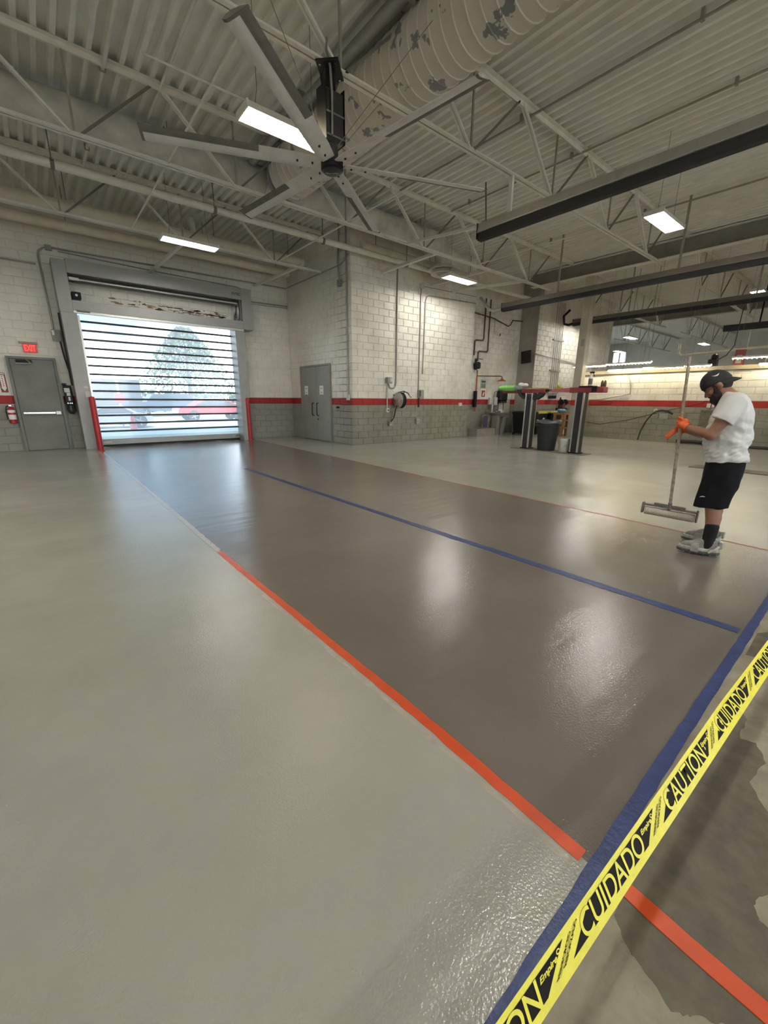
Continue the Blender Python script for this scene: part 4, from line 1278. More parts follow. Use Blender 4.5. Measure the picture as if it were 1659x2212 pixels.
MB().lathe([(.03, .10), (.05, .06), (.17, .0), (.17, -.02), (.02, -.02)], (15.13, 10.68, 2.18), n=18).build('shower_head', M['orange_pipe'], t, 50)
MB().box((13.66, 10.84, 1.12), (13.76, 10.95, 1.75)).box((13.64, 10.82, 1.12), (13.70, 10.95, 1.40)).build('pull_station', M['black'], t)
t = thing('wall_sign', 'faded green pictogram sign above the red one', 'sign', (14.3, 10.99, 2.0))
MB().box((14.14, 10.985, 1.86), (14.47, 10.999, 2.20)).build('plate', mat('sign_green', (.33, .36, .28), .5), t)
MB().lathe([(.03, 0), (.05, .0), (.05, .002), (.03, .002)], (14.24, 10.982, 1.98), Y, 12, False).lathe([(.03, 0), (.05, .0), (.05, .002), (.03, .002)], (14.37, 10.982, 1.98), Y, 12, False).box((14.18, 10.982, 2.10), (14.43, 10.985, 2.15)).box((14.18, 10.982, 1.90), (14.43, 10.985, 1.92)).build('pictogram', M['ink'], t)
t = thing('wall_sign', 'white sign with a red square over the wash basin', 'sign', (14.33, 10.99, 1.65))
MB().box((14.17, 10.985, 1.46), (14.50, 10.999, 1.84)).build('plate', M['paper'], t)
MB().box((14.22, 10.982, 1.52), (14.45, 10.985, 1.78)).build('red_field', mat('sign_red_b', (.30, .03, .02), .5), t)
MB().prism([(14.29, 1.56), (14.36, 1.56), (14.41, 1.70), (14.36, 1.74), (14.34, 1.68), (14.30, 1.66)], (0, 10.981, 0), X, Z, Y * .001).build('pictogram', M['paper'], t)
t = thing('soap_dispenser', 'white soap dispenser on the red band, left one', 'dispenser', (14.78, 10.9, 1.35), 'soap dispensers')
MB().box((14.68, 10.86, 1.20), (14.90, 10.999, 1.50), .03).build('body', M['bucket'], t)
MB().box((14.72, 10.85, 1.16), (14.86, 10.93, 1.21), .01).build('lever', M['grey_box'], t)
t = thing('soap_dispenser', 'grey soap dispenser with a wall bracket, right one', 'dispenser', (15.12, 10.9, 1.35), 'soap dispensers')
MB().box((15.02, 10.86, 1.18), (15.22, 10.999, 1.52), .03).build('body', M['light_box'], t)
MB().bar((15.06, 10.95, 1.52), (15.06, 10.95, 1.72), .03, .02).bar((15.06, 10.95, 1.72), (15.06, 10.85, 1.76), .03, .02).build('bracket', M['grey_box'], t)
t = thing('towel_dispenser', 'black paper towel dispenser on the wall', 'dispenser', (15.55, 10.85, 1.6))
MB().box((15.26, 10.76, 1.34), (15.80, 10.999, 1.80), .06).build('body', M['black'], t)
MB().box((15.30, 10.78, 1.28), (15.76, 10.96, 1.35), .01).build('chute', M['soft_black'], t)
tag(MB().box((15.48, 10.98, .95), (15.76, 10.999, 1.27)).build('wall_panel', M['light_box']), 'pale blank panel on the wall under the towel dispenser', 'panel')
t = thing('poster', 'beige printed poster under the green cloth on the lift', 'poster', (16.0, 10.99, 1.1))
MB().box((15.84, 10.985, .88), (16.28, 10.999, 1.42)).build('sheet', mat('poster_paper', (.42, .38, .30), .8, var=.35, vscale=22), t)
t = thing('wash_basin', 'round steel wash basin on slanted stone legs', 'basin', (14.9, 10.45, 0))
MB().lathe([(.10, -.16), (.28, -.10), (.42, .0), (.44, .02), (.42, .03), (.39, .0), (.26, -.07), (.06, -.11)], (14.75, 10.45, .88), n=32).build('bowl', M['galv'], t, 50)
MB().prism([(14.45, .0), (14.66, .0), (14.66, .80), (14.48, .80)], (0, 10.3, 0), X, Z, Y * .25).build('stone_leg', M['sink'], t)
MB().prism([(14.78, .0), (14.98, .0), (15.12, .80), (14.92, .80), (14.74, .25)], (0, 10.3, 0), X, Z, Y * .25).build('stone_leg', M['sink'], t)
MB().cyl((14.75, 10.80, .80), (14.75, 10.80, 1.22), .05, n=12).build('spray_column', M['galv'], t)
for i, (x, y, r, h, m, lab) in enumerate(((14.80, 10.42, .08, .20, 'paper', 'white paper cup stack on the wash basin'), (14.95, 10.42, .07, .16, 'light_box', 'short pale can on the wash basin'))):
    o = MB().lathe([(r * .8, 0), (r, h), (r * .9, h)], (x, y, .80 + .02), n=14).build('cup', M[m], None, 50)
    tag(o, lab, 'cup')
rg = MB()
for k in range(7):
    rg.ball((14.42 + .04 * k, 10.34 + .03 * (k % 3), .94 + .015 * (k % 2)), .06, .05, .035, 8, 6)
tag(rg.build('rag_heap', M['grey_cloth'], None, 60), 'crumpled dark rags heaped on the left of the wash basin', 'rag', kind=None)
t = thing('mop_basin', 'low grey stone mop basin against the corner', 'basin', (13.65, 10.5, 0))
mb = MB()
mb.box((13.02, 10.15, 0), (14.2, 10.22, .30)).box((13.02, 10.90, 0), (14.2, 10.97, .30)).box((13.02, 10.221, 0), (13.09, 10.899, .30)).box((14.13, 10.221, 0), (14.2, 10.899, .30)).box((13.091, 10.221, .01), (14.129, 10.899, .06))
mb.build('tub', M['sink'], t)
MB().box((13.1, 10.93, .30), (14.2, 10.99, .95)).build('splash_back', M['sink'], t)
MB().cyl((14.3, 10.6, .002), (14.3, 10.6, .75), .03, n=10).bar((13.8, 10.6, .78), (14.34, 10.6, .78), .03, .03).build('towel_rail', M['sink'], t)
tag(MB().box((13.98, 10.585, .36), (14.20, 10.615, .80), .01).build('towel', M['purple']), 'purple towel hanging by the mop basin', 'towel')

def cart(label, x, y, w_, d_, h_, yellow, disc=False):
    t = thing('wheeled_tub', label, 'cart', (x, y, 0), 'black wheeled tubs')
    MB().loft([[V((x + a * w_ / 2 * s, y + b * d_ / 2 * s, z)) for a, b in ((-1, -.8), (-.8, -1), (.8, -1), (1, -.8), (1, .8), (.8, 1), (-.8, 1), (-1, .8))] for s, z in ((.80, .07), (.9, .35), (1, h_), (1.04, h_), (1.04, h_ + .04))]).build('tub', M['black'], t)
    MB().loft([[V((x + a * w_ / 2 * s, y + b * d_ / 2 * s, z)) for a, b in ((-1, -.8), (-.8, -1), (.8, -1), (1, -.8), (1, .8), (.8, 1), (-.8, 1), (-1, .8))] for s, z in ((1.05, h_ + .04), (1.05, h_ + .07), (.9, h_ + .11))]).build('lid', M['cart_yellow' if yellow else 'black'], t)
    for a in (-1, 1):
        for b in (-1, 1):
            MB().cyl((x + a * w_ * .36 - .02, y + b * d_ * .36, .06), (x + a * w_ * .36 + .02, y + b * d_ * .36, .06), .06, n=12).build('wheel', M['tyre'], t)
    if disc:
        MB().cyl((x + .05, y - d_ / 2 * .98 - .02, .62), (x + .05, y - d_ / 2 * .95, .62), .07, n=14).build('round_label', M['paper'], t)
        MB().box((x - .33, y - d_ / 2 * .98, .25), (x - .22, y - d_ / 2 * .90, .45)).build('label', M['grey_box'], t)
    return t


cart('black wheeled tub standing beside the wash basin', 15.55, 9.7, .95, .7, .86, False)
cart('black wheeled tub with yellow lid and round white label behind the left lift post', 16.47, 9.75, .75, .7, .82, True, True)
cart('black wheeled tub with yellow lid behind the dark bin', 17.35, 9.6, .85, .7, .84, True)

t = thing('wall_monitor', 'black monitor tilted on a wall arm above the wash area', 'monitor', (16.5, 10.48, 3.2))
MB().obox((16.42, 10.47, 3.18), V((.15, .31, 0)), V((.03, -.015, .0)), V((-.02, .01, .25)), .008).build('screen', M['black'], t)
MB().bar((16.45, 10.47, 3.18), (16.65, 10.47, 3.25), .06, .05).build('wall_arm', M['black'], t)
tag(MB().cyl((16.60, 10.21, 3.4), (16.60, 10.21, 5.6), .014, n=6).build('monitor_cable', M['conduit'], None, 60), 'thin cable rising from the black monitor', 'cable')
t = thing('security_camera', 'small white camera under a cable high on the recess wall', 'camera', (14.75, 10.85, 4.1))
MB().cyl((14.72, 10.90, 4.02), (14.80, 10.72, 3.94), .055, n=12).build('body', M['bucket'], t, 50)
MB().cyl((14.80, 10.72, 3.94), (14.81, 10.70, 3.93), .045, n=12).build('lens', M['black'], t)
MB().cyl((14.72, 10.95, 4.05), (14.72, 10.95, 4.6), .010, n=6).build('cable', M['conduit'], t)
t = thing('thin_pipes', 'row of five thin vertical pipes on the alcove wall', 'pipe', (18.3, 10.14, 1.7))
for k in range(5):
    x = 17.98 + .16 * k
    MB().cyl((x + .06, 10.14, 1.60), (x, 10.14, 5.5), .016, n=6).build('pipe_run', M['conduit'], t, 60)
for z in (3.98, 2.70, 1.74):
    MB().box((17.88, 10.11, z - .03), (18.78, 10.18, z + .03)).build('clamp_bar', M['steel_dark'], t)
for k in range(4):
    MB().lathe([(.02, 0), (.05, .02), (.05, .12), (.02, .14)], (18.06 + .17 * k, 10.12, 1.48), n=10).build('valve', M['black'], t)
tag(MB().tube([(16.66, 10.14, 3.3), (18.0, 10.14, 3.22), (22.5, 10.14, 2.98)], .018, 6).tube([(16.62, 10.2, 3.36), (16.60, 10.16, 3.30), (16.66, 10.14, 3.3)], .03, 6).build('wall_conduit', M['conduit'], None, 60), 'slanting conduit across the alcove wall behind the column', 'conduit')
t = thing('bench_grinder', 'dark red bench tool on a black pedestal behind the wooden stand', 'grinder', (16.98, 8.9, 0))
gx, gy = 16.98, 8.92
MB().box((gx - .22, gy - .14, 1.00), (gx + .22, gy + .14, 1.10), .01).build('base', M['black'], t)
for e in (-1, 1):
    MB().lathe([(.03, -.05), (.12, -.045), (.12, .045), (.03, .05)], (gx + e * .17, gy - .05, 1.33), X, 18).build('wheel_guard', M['black'], t)
MB().box((gx - .12, gy - .10, 1.10), (gx + .12, gy + .10, 1.30), .02).build('motor_body', M['red_dirty'], t)
MB().tube([(gx - .2, gy, 1.10), (gx - .26, gy, 1.35), (gx - .16, gy, 1.52), (gx - .08, gy, 1.42)], .02, 8).build('lamp_arm', M['black'], t, 60)
MB().cyl((gx, gy, .0), (gx, gy, 1.0), .06, n=12).lathe([(.2, 0), (.2, .02), (.06, .04)], (gx, gy, 0), n=16).build('pedestal', M['black'], t)
t = thing('wood_shelf', 'rough wooden stand with open shelves in front of the column', 'shelf', (16.4, 8.55, 0))
for a in (-.19, .19):
    for b in (-.17, .17):
        MB().box((16.38 + a - .045, 8.56 + b - .045, 0), (16.38 + a + .045, 8.56 + b + .045, .88)).build('leg', M['wood'], t)
for z in (.30, .60, .84):
    MB().box((16.13, 8.34, z), (16.63, 8.78, z + .05)).build('board', M['wood'], t)
for k in range(3):
    MB().box((16.12, 8.36 + k * .15, .86), (16.64, 8.49 + k * .15, .93)).build('top_board', M['wood'], t)
bg_ = MB()
for k in range(6):
    bg_.ball((16.27 + .05 * (k % 3), 8.42 + .05 * k, .99 + .02 * (k % 2)), .10, .10, .07, 10, 7)
tag(bg_.build('blue_bag', M['blue_bag'], None, 60), 'crumpled blue plastic bag lying on the wooden stand', 'bag')

# ------------------------------------------------------------------ vehicle lift
lp = MB().box((10.86, 4.95, .002), (11.32, 7.15, .018), .004).build('lift_floor_plate', M['plate_brown'])
tag(lp, 'brown steel floor plate carrying the two lift posts', 'plate')


def lift_post(label, x, y, h):
    t = thing('lift_post', label, 'lift', (x, y, .018), 'lift posts')
    MB().box((x - .11, y - .11, .018), (x + .11, y + .11, h), .02).build('piston', mat('lift_steel', (.035, .033, .034), .35, .4), t)
    for a, b in ((-1, -1), (-1, 1), (1, -1), (1, 1)):
        MB().box((x + a * .112 - .022, y + b * .095 - .018, .02), (x + a * .112 + .022, y + b * .095 + .018, h)).build('guide_strip', M['chrome'], t)
    MB().box((x - .14, y - .14, .018), (x + .14, y + .14, .05)).build('collar', M['black'], t)
    return t


a1 = lift_post('left black lift post with bright guide strips and a red head', 11.08, 6.76, 1.60)
a2 = lift_post('right black lift post with bright guide strips and long red arms', 11.08, 5.28, 1.60)
MB().box((11.0, 6.32, 1.60), (11.2, 7.08, 1.72), .012).build('cross_head', M['red_dirty'], a1)
MB().box((11.02, 6.20, 1.64), (11.18, 6.46, 1.70), .008).build('arm_end', M['black'], a1)
MB().box((11.03, 6.30, 1.715), (11.17, 6.9, 1.74)).build('yellow_edge', M['cart_yellow'], a1)
MB().prism([(7.18, 1.70), (7.12, 1.55), (6.98, 1.44), (6.60, 1.42), (6.46, 1.50), (6.38, 1.62), (6.46, 1.62), (6.60, 1.50), (6.96, 1.50), (7.08, 1.60), (7.12, 1.70)], (10.96, 0, 0), Y, Z, X * .26).build('drip_tray', M['soft_black'], a1)
MB().box((11.02, 7.05, 1.60), (11.16, 7.72, 1.66), .01).build('swing_arm', M['red_dirty'], a1)
MB().box((11.0, 4.72, 1.60), (11.22, 5.62, 1.74), .012).build('cross_head', M['red_dirty'], a2)
MB().prism([(5.62, 1.61), (6.12, 1.62), (6.20, 1.66), (6.05, 1.70), (5.62, 1.73)], (11.02, 0, 0), Y, Z, X * .16).build('swing_arm', mat('lift_pink', (.40, .12, .14), .5, var=.2), a2)
MB().box((10.98, 5.0, 1.74), (11.24, 5.36, 1.77)).build('arm_pad', M['black'], a2)
MB().box((10.97, 4.90, 1.62), (11.25, 5.02, 1.75)).build('arm_lock', M['black'], a2)
for yy in (4.76, 4.83):
    MB().lathe([(.025, 0), (.035, .02), (.03, .12), (.012, .16)], (11.1, yy, 1.74), n=10).build('lift_pin', M['pipe_brown'], a2)
MB().cyl((11.1, 5.9, 1.72), (11.1, 6.0, 1.80), .04, n=10).box((11.02, 5.88, 1.70), (11.18, 6.06, 1.75)).build('yellow_pad', M['cart_yellow'], a2)
tb = thing('cloth_bundle', 'green and grey cloth bundle lying on the left lift arm', 'cloth', (11.1, 7.4, 1.66))
MB().loft([[V((11.09 + .17 * math.cos(a) * s, yy, 1.735 + .085 * math.sin(a) * s)) for a in [2 * math.pi * k / 14 for k in range(14)]] for yy, s in ((7.85, .5), (7.8, .95), (7.6, 1), (7.4, .92), (7.25, 1), (7.1, .8), (7.05, .3))]).build('roll', M['grey_cloth'], tb, 50)
MB().loft([[V((11.09 + .178 * math.cos(a) * s, yy, 1.74 + .089 * math.sin(a) * s)) for a in [2 * math.pi * k / 14 for k in range(14)]] for yy, s in ((7.83, .9), (7.6, 1.02), (7.55, 1.02), (7.3, .98), (7.28, .98))]).build('green_wrap', M['green_tape'], tb, 50)
MB().ball((11.06, 7.12, 1.84), .10, .09, .06, 10, 7).ball((11.10, 7.02, 1.83), .08, .10, .05, 10, 7).build('white_rag', M['paper'], tb, 60)

t = thing('trash_bin', 'large dark grey round bin with a black liner between the lift posts', 'bin', (11.1, 6.15, .018))
pc = (11.1, 6.15, .018)
MB().lathe([(.225, 0), (.235, .02), (.27, .42), (.275, .43), (.285, .60), (.298, .62), (.31, .80), (.325, .805), (.325, .83), (.30, .83), (.29, .75)], pc, n=28).build('body', M['trash'], t, 50)
rl = random.Random(5)
MB().loft([[V((pc[0] + math.cos(a) * r * (1 + .02 * math.sin(7 * a + i)), pc[1] + math.sin(a) * r * (1 + .02 * math.sin(7 * a + i)), z + .012 * math.sin(5 * a + 2 * i))) for a in [2 * math.pi * k / 36 for k in range(36)]] for i, (r, z) in enumerate(((.338, .78), (.342, .84), (.335, .865), (.31, .85), (.29, .72)))], cap=False).build('liner', M['liner'], t, 60)
for a in (2.5, 5.6):
    MB().obox((pc[0] + .315 * math.cos(a), pc[1] + .315 * math.sin(a), .72), V((math.cos(a), math.sin(a), 0)) * .03, V((-math.sin(a), math.cos(a), 0)) * .06, Z * .03, .01).build('handle', M['trash'], t)
t = thing('bucket', 'white plastic bucket with wire handle beside the right lift post', 'bucket', (11.1, 5.62, .018))
MB().lathe([(.135, 0), (.14, .01), (.155, .30), (.165, .31), (.165, .335), (.158, .335), (.158, .37), (.15, .37), (.14, .05)], (11.1, 5.62, .018), n=24).build('pail', M['bucket'], t, 50)
MB().tube([(11.1 - .12 - .02 * math.sin(u), 5.62 + .165 * math.cos(u), .30 - .12 * math.sin(u)) for u in [math.pi * k / 12 for k in range(13)]], .005, 6).build('wire_handle', M['galv'], t, 60)
t = thing('spray_bottle', 'pale spray bottle standing on the right lift arm', 'bottle', (11.11, 5.12, 1.77))
MB().lathe([(.042, 0), (.048, .02), (.048, .20), (.035, .25), (.016, .28), (.016, .31)], (11.11, 5.14, 1.77), n=16).build('bottle', M['light_box'], t, 50)
MB().lathe([(.049, .04), (.0495, .04), (.0495, .18), (.049, .18)], (11.11, 5.14, 1.77), n=16, cap=False).build('label', M['olive_box'], t, 50)
MB().box((11.09, 5.06, 2.08), (11.13, 5.18, 2.12), .01).bar((11.11, 5.09, 2.08), (11.11, 5.05, 2.0), .02, .012).build('trigger', M['black'], t)

# second lift behind the man
tag(MB().box((10.86, .2, .002), (11.36, 2.62, .016), .004).build('lift_floor_plate', M['plate_brown']), 'brown steel floor plate of the second lift behind the man', 'plate')
lift_post('black lift post hidden behind the man', 11.12, 2.22, 1.05)

# ------------------------------------------------------------------ low wall fittings
XL = 16.86
t = thing('wall_hose', 'thin pale hose bent down the low wall near the column', 'hose', (XL, 6.3, 1.6))
MB().tube([(XL, 6.5, 2.36), (XL, 6.38, 2.2), (XL, 6.30, 1.9), (XL, 6.29, 1.66), (XL, 6.5, 1.60), (XL - .02, 7.3, 1.46), (XL - .05, 8.0, 1.42)], .018, 6).build('run', M['conduit'], t, 60)
t = thing('air_station', 'cluster of black hoses and a round fitting on the low wall', 'hose', (XL, 5.3, 1.05))
MB().lathe([(.03, -.04), (.07, -.03), (.07, .0), (.03, .02)], (XL, 5.36, 1.08), X, 14).build('round_fitting', M['galv'], t, 50)
MB().tube([(XL - .02, 5.33, 1.06), (XL - .04, 5.45, .95), (XL - .05, 5.60, .70), (XL - .05, 5.72, .35), (XL - .07, 5.76, .03)], .022, 8).build('drop_hose', M['hose'], t, 60)
MB().tube([(XL - .02, 5.36, 1.05), (XL - .04, 5.15, 1.09), (XL - .03, 4.95, 1.06), (XL - .03, 4.82, .98)], .03, 8).build('drop_hose', M['hose'], t, 60)
MB().tube([(XL - .02, 5.3, 1.0), (XL - .03, 6.2, .72), (XL - .03, 7.2, .52), (XL - .03, 8.0, .60)], .012, 6).build('thin_hose', M['hose'], t, 60)
MB().tube([(XL - .02, 5.1, 1.07), (XL - .02, 4.2, 1.30), (XL - .02, 3.9, 1.42)], .010, 6).build('thin_hose', M['hose'], t, 60)
MB().box((XL - .02, 4.95, .80), (XL + .035, 5.22, .98)).build('mount_plate', M['steel_dark'], t)
t = thing('wall_valve', 'small pale valve above a dark patch on the low wall', 'valve', (XL, 3.95, 1.4))
MB().box((XL - .04, 3.82, 1.20), (XL + .035, 3.92, 1.34), .01).box((XL - .03, 3.72, 1.22), (XL + .035, 3.78, 1.33)).build('body', M['light_box'], t)
MB().box((XL + .02, 3.62, .62), (XL + .038, 4.05, 1.12)).build('dark_patch', M['grime'], t)
for k, (y0, y1, r, lab) in enumerate(((4.55, 3.5, .06, 'thick black pipe lying at the foot of the low wall behind the man'), (3.0, .5, .035, 'black hose along the foot of the low wall at the right edge'), (2.9, .3, .028, 'thinner black hose on the floor at the right edge'))):
    tag(MB().tube([(16.8 - .15 * k, y0, .02 + r), (16.78 - .15 * k, (y0 + y1) / 2, .02 + r + .02), (16.8 - .17 * k, y1, .02 + r)], r, 8).build('floor_hose', M['hose'], None, 60), lab, 'hose')
t = thing('alarm_box', 'tall dark red box on the wall above the man', 'box', (17.1, 3.35, 2.7))
MB().box((17.02, 3.28, 2.49), (17.14, 3.52, 2.96), .01).build('case', mat('alarm_red', (.19, .03, .025), .5), t)
MB().box((17.01, 3.33, 2.56), (17.02, 3.47, 2.80)).build('label', M['grey_box'], t)
t = thing('ledge_speaker', 'small black device with cables standing on the low wall ledge', 'speaker', (17.05, 4.05, 2.49))
MB().box((16.98, 3.93, 2.49), (17.2, 4.17, 2.72), .02).build('case', M['black'], t)
MB().lathe([(.05, 0), (.10, .02), (.10, .10), (.04, .16)], (17.08, 4.03, 2.72), n=14).build('dome', M['black'], t, 50)
MB().tube([(17.1, 3.95, 2.7), (17.12, 3.75, 2.82), (17.12, 3.6, 3.1), (17.12, 3.58, 4.2)], .014, 6).build('cable', M['hose'], t, 60)
# ------------------------------------------------------------------ caution ribbon
TB = [(-1.6, (-.87, .254, .27), (.02, .30, .95)), (-.6, (.127, .218, .27), (.028, .42, .907)), (-.35, (.376, .209, .27), (.031, .48, .876)), (-.2, (.525, .203, .27), (.033, .511, .859)), (0, (.722, .196, .271), (.034, .548, .836)), (.25, (.969, .187, .272), (.036, .598, .801)), (.5, (1.216, .177, .273), (.039, .652, .757)),
      (.8, (1.512, .166, .273), (.041, .709, .704)), (1.1, (1.809, .155, .274), (.044, .779, .626)), (1.5, (2.206, .137, .273), (.04, .75, .66)), (1.9, (2.604, .119, .272), (.046, .78, .62)), (3.0, (3.70, .07, .275), (.046, .78, .62)), (7.0, (7.69, -.12, .29), (.046, .78, .62))]
TW = .0762


def ribbon(s, t, lift=0.0):
    for a, b in zip(TB, TB[1:]):
        if s <= b[0] or b is TB[-1]:
            break
    k = (s - a[0]) / (b[0] - a[0])
    c = V(a[1]).lerp(V(b[1]), k)
    w_ = V(a[2]).lerp(V(b[2]), k).normalized()
    d = (V(b[1]) - V(a[1])).normalized()
    n = d.cross(w_).normalized()
    if n.y > 0:
        n = -n
    return c + w_ * (t * TW) + n * lift


N = 180
mb = MB()
vs, fs = [], []
for i in range(N + 1):
    s = -1.5 + 8.4 * i / N
    for l in (.00012, -.00012):
        vs += [ribbon(s, -.5, l), ribbon(s, .5, l)]
for i in range(N):
    o = 4 * i
    fs += [(o, o + 1, o + 5, o + 4), (o + 2, o + 6, o + 7, o + 3), (o, o + 4, o + 6, o + 2), (o + 1, o + 3, o + 7, o + 5)]
ct = tag(mb.add(vs, fs).build('caution_tape', M['yellow_tape']), 'yellow caution ribbon with black bilingual lettering stretched across the front', 'tape')
PER = .482
for k in range(-3, 14):
    s0 = -.036 + PER * k
    word = 'CUIDADO' if k % 2 == 0 else 'CAUTION'
    # slanted black block, subdivided along the ribbon
    m_ = 24
    top = [(s0 + .098 + (.470 - .098) * i / m_, .335) for i in range(m_ + 1)]
    bot = [(s0 + .0 + .384 * i / m_, -.275) for i in range(m_ + 1)]
    vs = [ribbon(a, b, .0004) for a, b in top] + [ribbon(a, b, .0004) for a, b in bot]
    fs = [(i, i + 1, m_ + 2 + i, m_ + 1 + i) for i in range(m_)]
    MB().add(vs, fs).build('black_block', M['tape_black'], ct)
    text_mesh(word, .1, lambda x, y: ribbon(x, y, .0016), 'lettering', M['yellow_tape'], ct, shear=.0, bold=.0010, fit=(s0 + .050, s0 + .366, -.292, .352))
    text_mesh('Empire', .02, lambda x, y: ribbon(x, y, .0014), 'lettering', M['yellow_tape'], ct, shear=.25, bold=.0006, fit=(s0 + .374, s0 + .438, .06, .25))
    # ring-shaped emblem after the maker's word
    rg = []
    for q in range(13):
        a = 2 * math.pi * q / 12 * .86
        rg.append((s0 + .4465 + .0065 * math.cos(a), .235 + .06 * math.sin(a)))
    vs = [ribbon(a, b, .0008) for a, b in rg] + [ribbon(s0 + .4465 + (a - s0 - .4465) * .55, .235 + (b - .235) * .55, .0008) for a, b in rg]
    MB().add(vs, [(i, i + 1, 14 + i, 13 + i) for i in range(12)]).build('emblem', M['yellow_tape'], ct)
    # two small words on either side of a line, set along the slant
    def slant(off):
        def fn(x, y, off=off):       # x along the slant 0..1, y across
            t_ = -.25 + x * .56
            return ribbon(s0 + .420 + off + (t_ + .25) * .145 + y, t_, .0007)
        return fn
    for wd, off, a, b in (('REINFORCED', .000, .03, .94), ('REFORZADO', .022, .12, 1.04)):
        text_mesh(wd, .1, (lambda f_: (lambda x, y: f_(x, -y)))(slant(off)), 'small_lettering', M['tape_black'], ct, bold=.002, fit=(a, b, -.0062, .0062))
    lf = slant(.0112)
    MB().add([lf(0, -.0006), lf(1.06, -.0006), lf(1.06, .0006), lf(0, .0006)], [(0, 1, 2, 3)]).build('printed_line', M['tape_black'], ct)

# ------------------------------------------------------------------ the man with the roller
PO = V((4.83, .87, 0))
PN = V((PO.x, PO.y, 0)).normalized()
FWD, LEFT = V((-PN.y, PN.x, 0)), -PN


def L3(a, l, z):
    return PO + FWD * a + LEFT * l + Z * z


def limb(mb, pts, n=14):
    """tapering limb: pts = [(a, l, z, r)...], rounded ends"""
    P = [L3(*p[:3]) for p in pts]
    R = [p[3] for p in pts]
    mb.tube(P, R, n)
    for p, r in zip(P, R):
        mb.ball(p, r * .995, n=n, m=8)


def oval(a, l, z, ra, rl, n=28, p=2.3, ta=0.0):
    out = []
    for k in range(n):
        t = 2 * math.pi * k / n
        c, s = math.cos(t), math.sin(t)
        x = math.copysign(abs(c) ** (2 / p), c) * ra
        y = math.copysign(abs(s) ** (2 / p), s) * rl
        out.append(L3(a + x, l + y, z + x * ta))
    return out


def organic(mb, name, m, parent, voxel=.009, smooth=6, fn=None, tri=None):
    """fuse overlapping pieces into one continuous skin"""
    o = bpy.data.objects.new(name, mb.mesh(name, m))
    COL.objects.link(o)
    r = o.modifiers.new('fuse', 'REMESH')
    r.mode = 'VOXEL'; r.voxel_size = voxel
    s = o.modifiers.new('soft', 'SMOOTH')
    s.factor = .5; s.iterations = smooth
    dg = bpy.context.evaluated_depsgraph_get()
    me = bpy.data.meshes.new_from_object(o.evaluated_get(dg))
    bpy.data.objects.remove(o)
    if fn:
        ns = [v.normal.copy() for v in me.vertices]
        for v, n_ in zip(me.vertices, ns):
            v.co += n_ * fn(v.co)
    org = ORG.get(parent.name, PO) if parent else PO
    for v in me.vertices:
        v.co -= org
    me.polygons.foreach_set('use_smooth', [True] * len(me.polygons))
    me.materials.clear(); me.materials.append(m)
    me.name = name
    ob = bpy.data.objects.new(name, me)
    COL.objects.link(ob)
    if parent:
        ob.parent = parent
    else:
        ob.location = org
    ORG[ob.name] = org
    return ob


# head frame: looks down at the roller
HC = (.205, 0.0, 1.548)
HF, HU = V((.72, -.69)), V((.69, .72))


def H(f, l, u):
    return L3(HC[0] + HF.x * f + HU.x * u, HC[1] + l, HC[2] + HF.y * f + HU.y * u)


hf3, hu3 = FWD * HF.x + Z * HF.y, FWD * HU.x + Z * HU.y
body = MB()
body.ball(H(-.005, 0, .025), .098, .078, .098, 20, 14, hf3, LEFT, hu3)
body.ball(H(.028, 0, -.045), .075, .064, .088, 18, 12, hf3, LEFT, hu3)
body.ball(H(.055, 0, -.085), .045, .045, .04, 14, 10, hf3, LEFT, hu3)
body.ball(H(.088, 0, .018), .018, .05, .012, 12, 8, hf3, LEFT, hu3)          # brow
body.tube([H(.088, 0, .005), H(.108, 0, -.018), H(.118, 0, -.034)], [.010, .013, .016], 10)
body.ball(H(.116, 0, -.034), .016, .019, .013, 10, 8, hf3, LEFT, hu3)
for s in (-1, 1):
    body.ball(H(.075, s * .045, -.025), .026, .022, .022, 10, 8, hf3, LEFT, hu3)
    body.ball(H(-.016, s * .083, -.020), .024, .011, .034, 12, 8, hf3, LEFT, hu3)      # ears
    body.ball(H(-.006, s * .084, -.040), .010, .007, .012, 8, 6, hf3, LEFT, hu3)
body.ball(H(.098, 0, -.066), .012, .024, .007, 10, 6, hf3, LEFT, hu3)
body.ball(H(.095, 0, -.080), .012, .020, .007, 10, 6, hf3, LEFT, hu3)
limb(body, [(.165, 0, 1.50, .068), (.11, 0, 1.45, .068), (.055, 0, 1.40, .085)])
body.loft([oval(.045, 0, z, ra, rl) for z, ra, rl in ((.90, .10, .14), (.98, .13, .165), (1.10, .150, .175), (1.22, .135, .18), (1.33, .12, .18), (1.40, .10, .16), (1.455, .06, .09))])
AL = [(.045, .185, 1.385, .066), (.10, .222, 1.25, .058), (.165, .240, 1.115, .050), (.255, .190, 1.135, .046), (.345, .130, 1.165, .033), (.385, .105, 1.185, .030)]
AR = [(.045, -.185, 1.385, .066), (.11, -.222, 1.25, .058), (.175, -.225, 1.105, .050), (.265, -.13, 1.105, .045), (.345, -.035, 1.13, .032), (.385, .005, 1.135, .029)]
limb(body, AL); limb(body, AR)
for s, dx in ((1, 0), (-1, 0)):
    lx = .155 * s + (.045 if s > 0 else -.05)
    limb(body, [(.025, .09 * s, .84, .085), (.025, .12 * s, .66, .078), (.035, lx * .8, .47, .064), (.012, lx * .9, .36, .062), (.008, lx, .25, .050), (.014, lx, .15, .040), (.03, lx, .10, .034)])
person = organic(body, 'person', M['skin'], None, .009, 5)
tag(person, 'bearded man in white shirt and black shorts holding an upright paint roller pole', 'person')

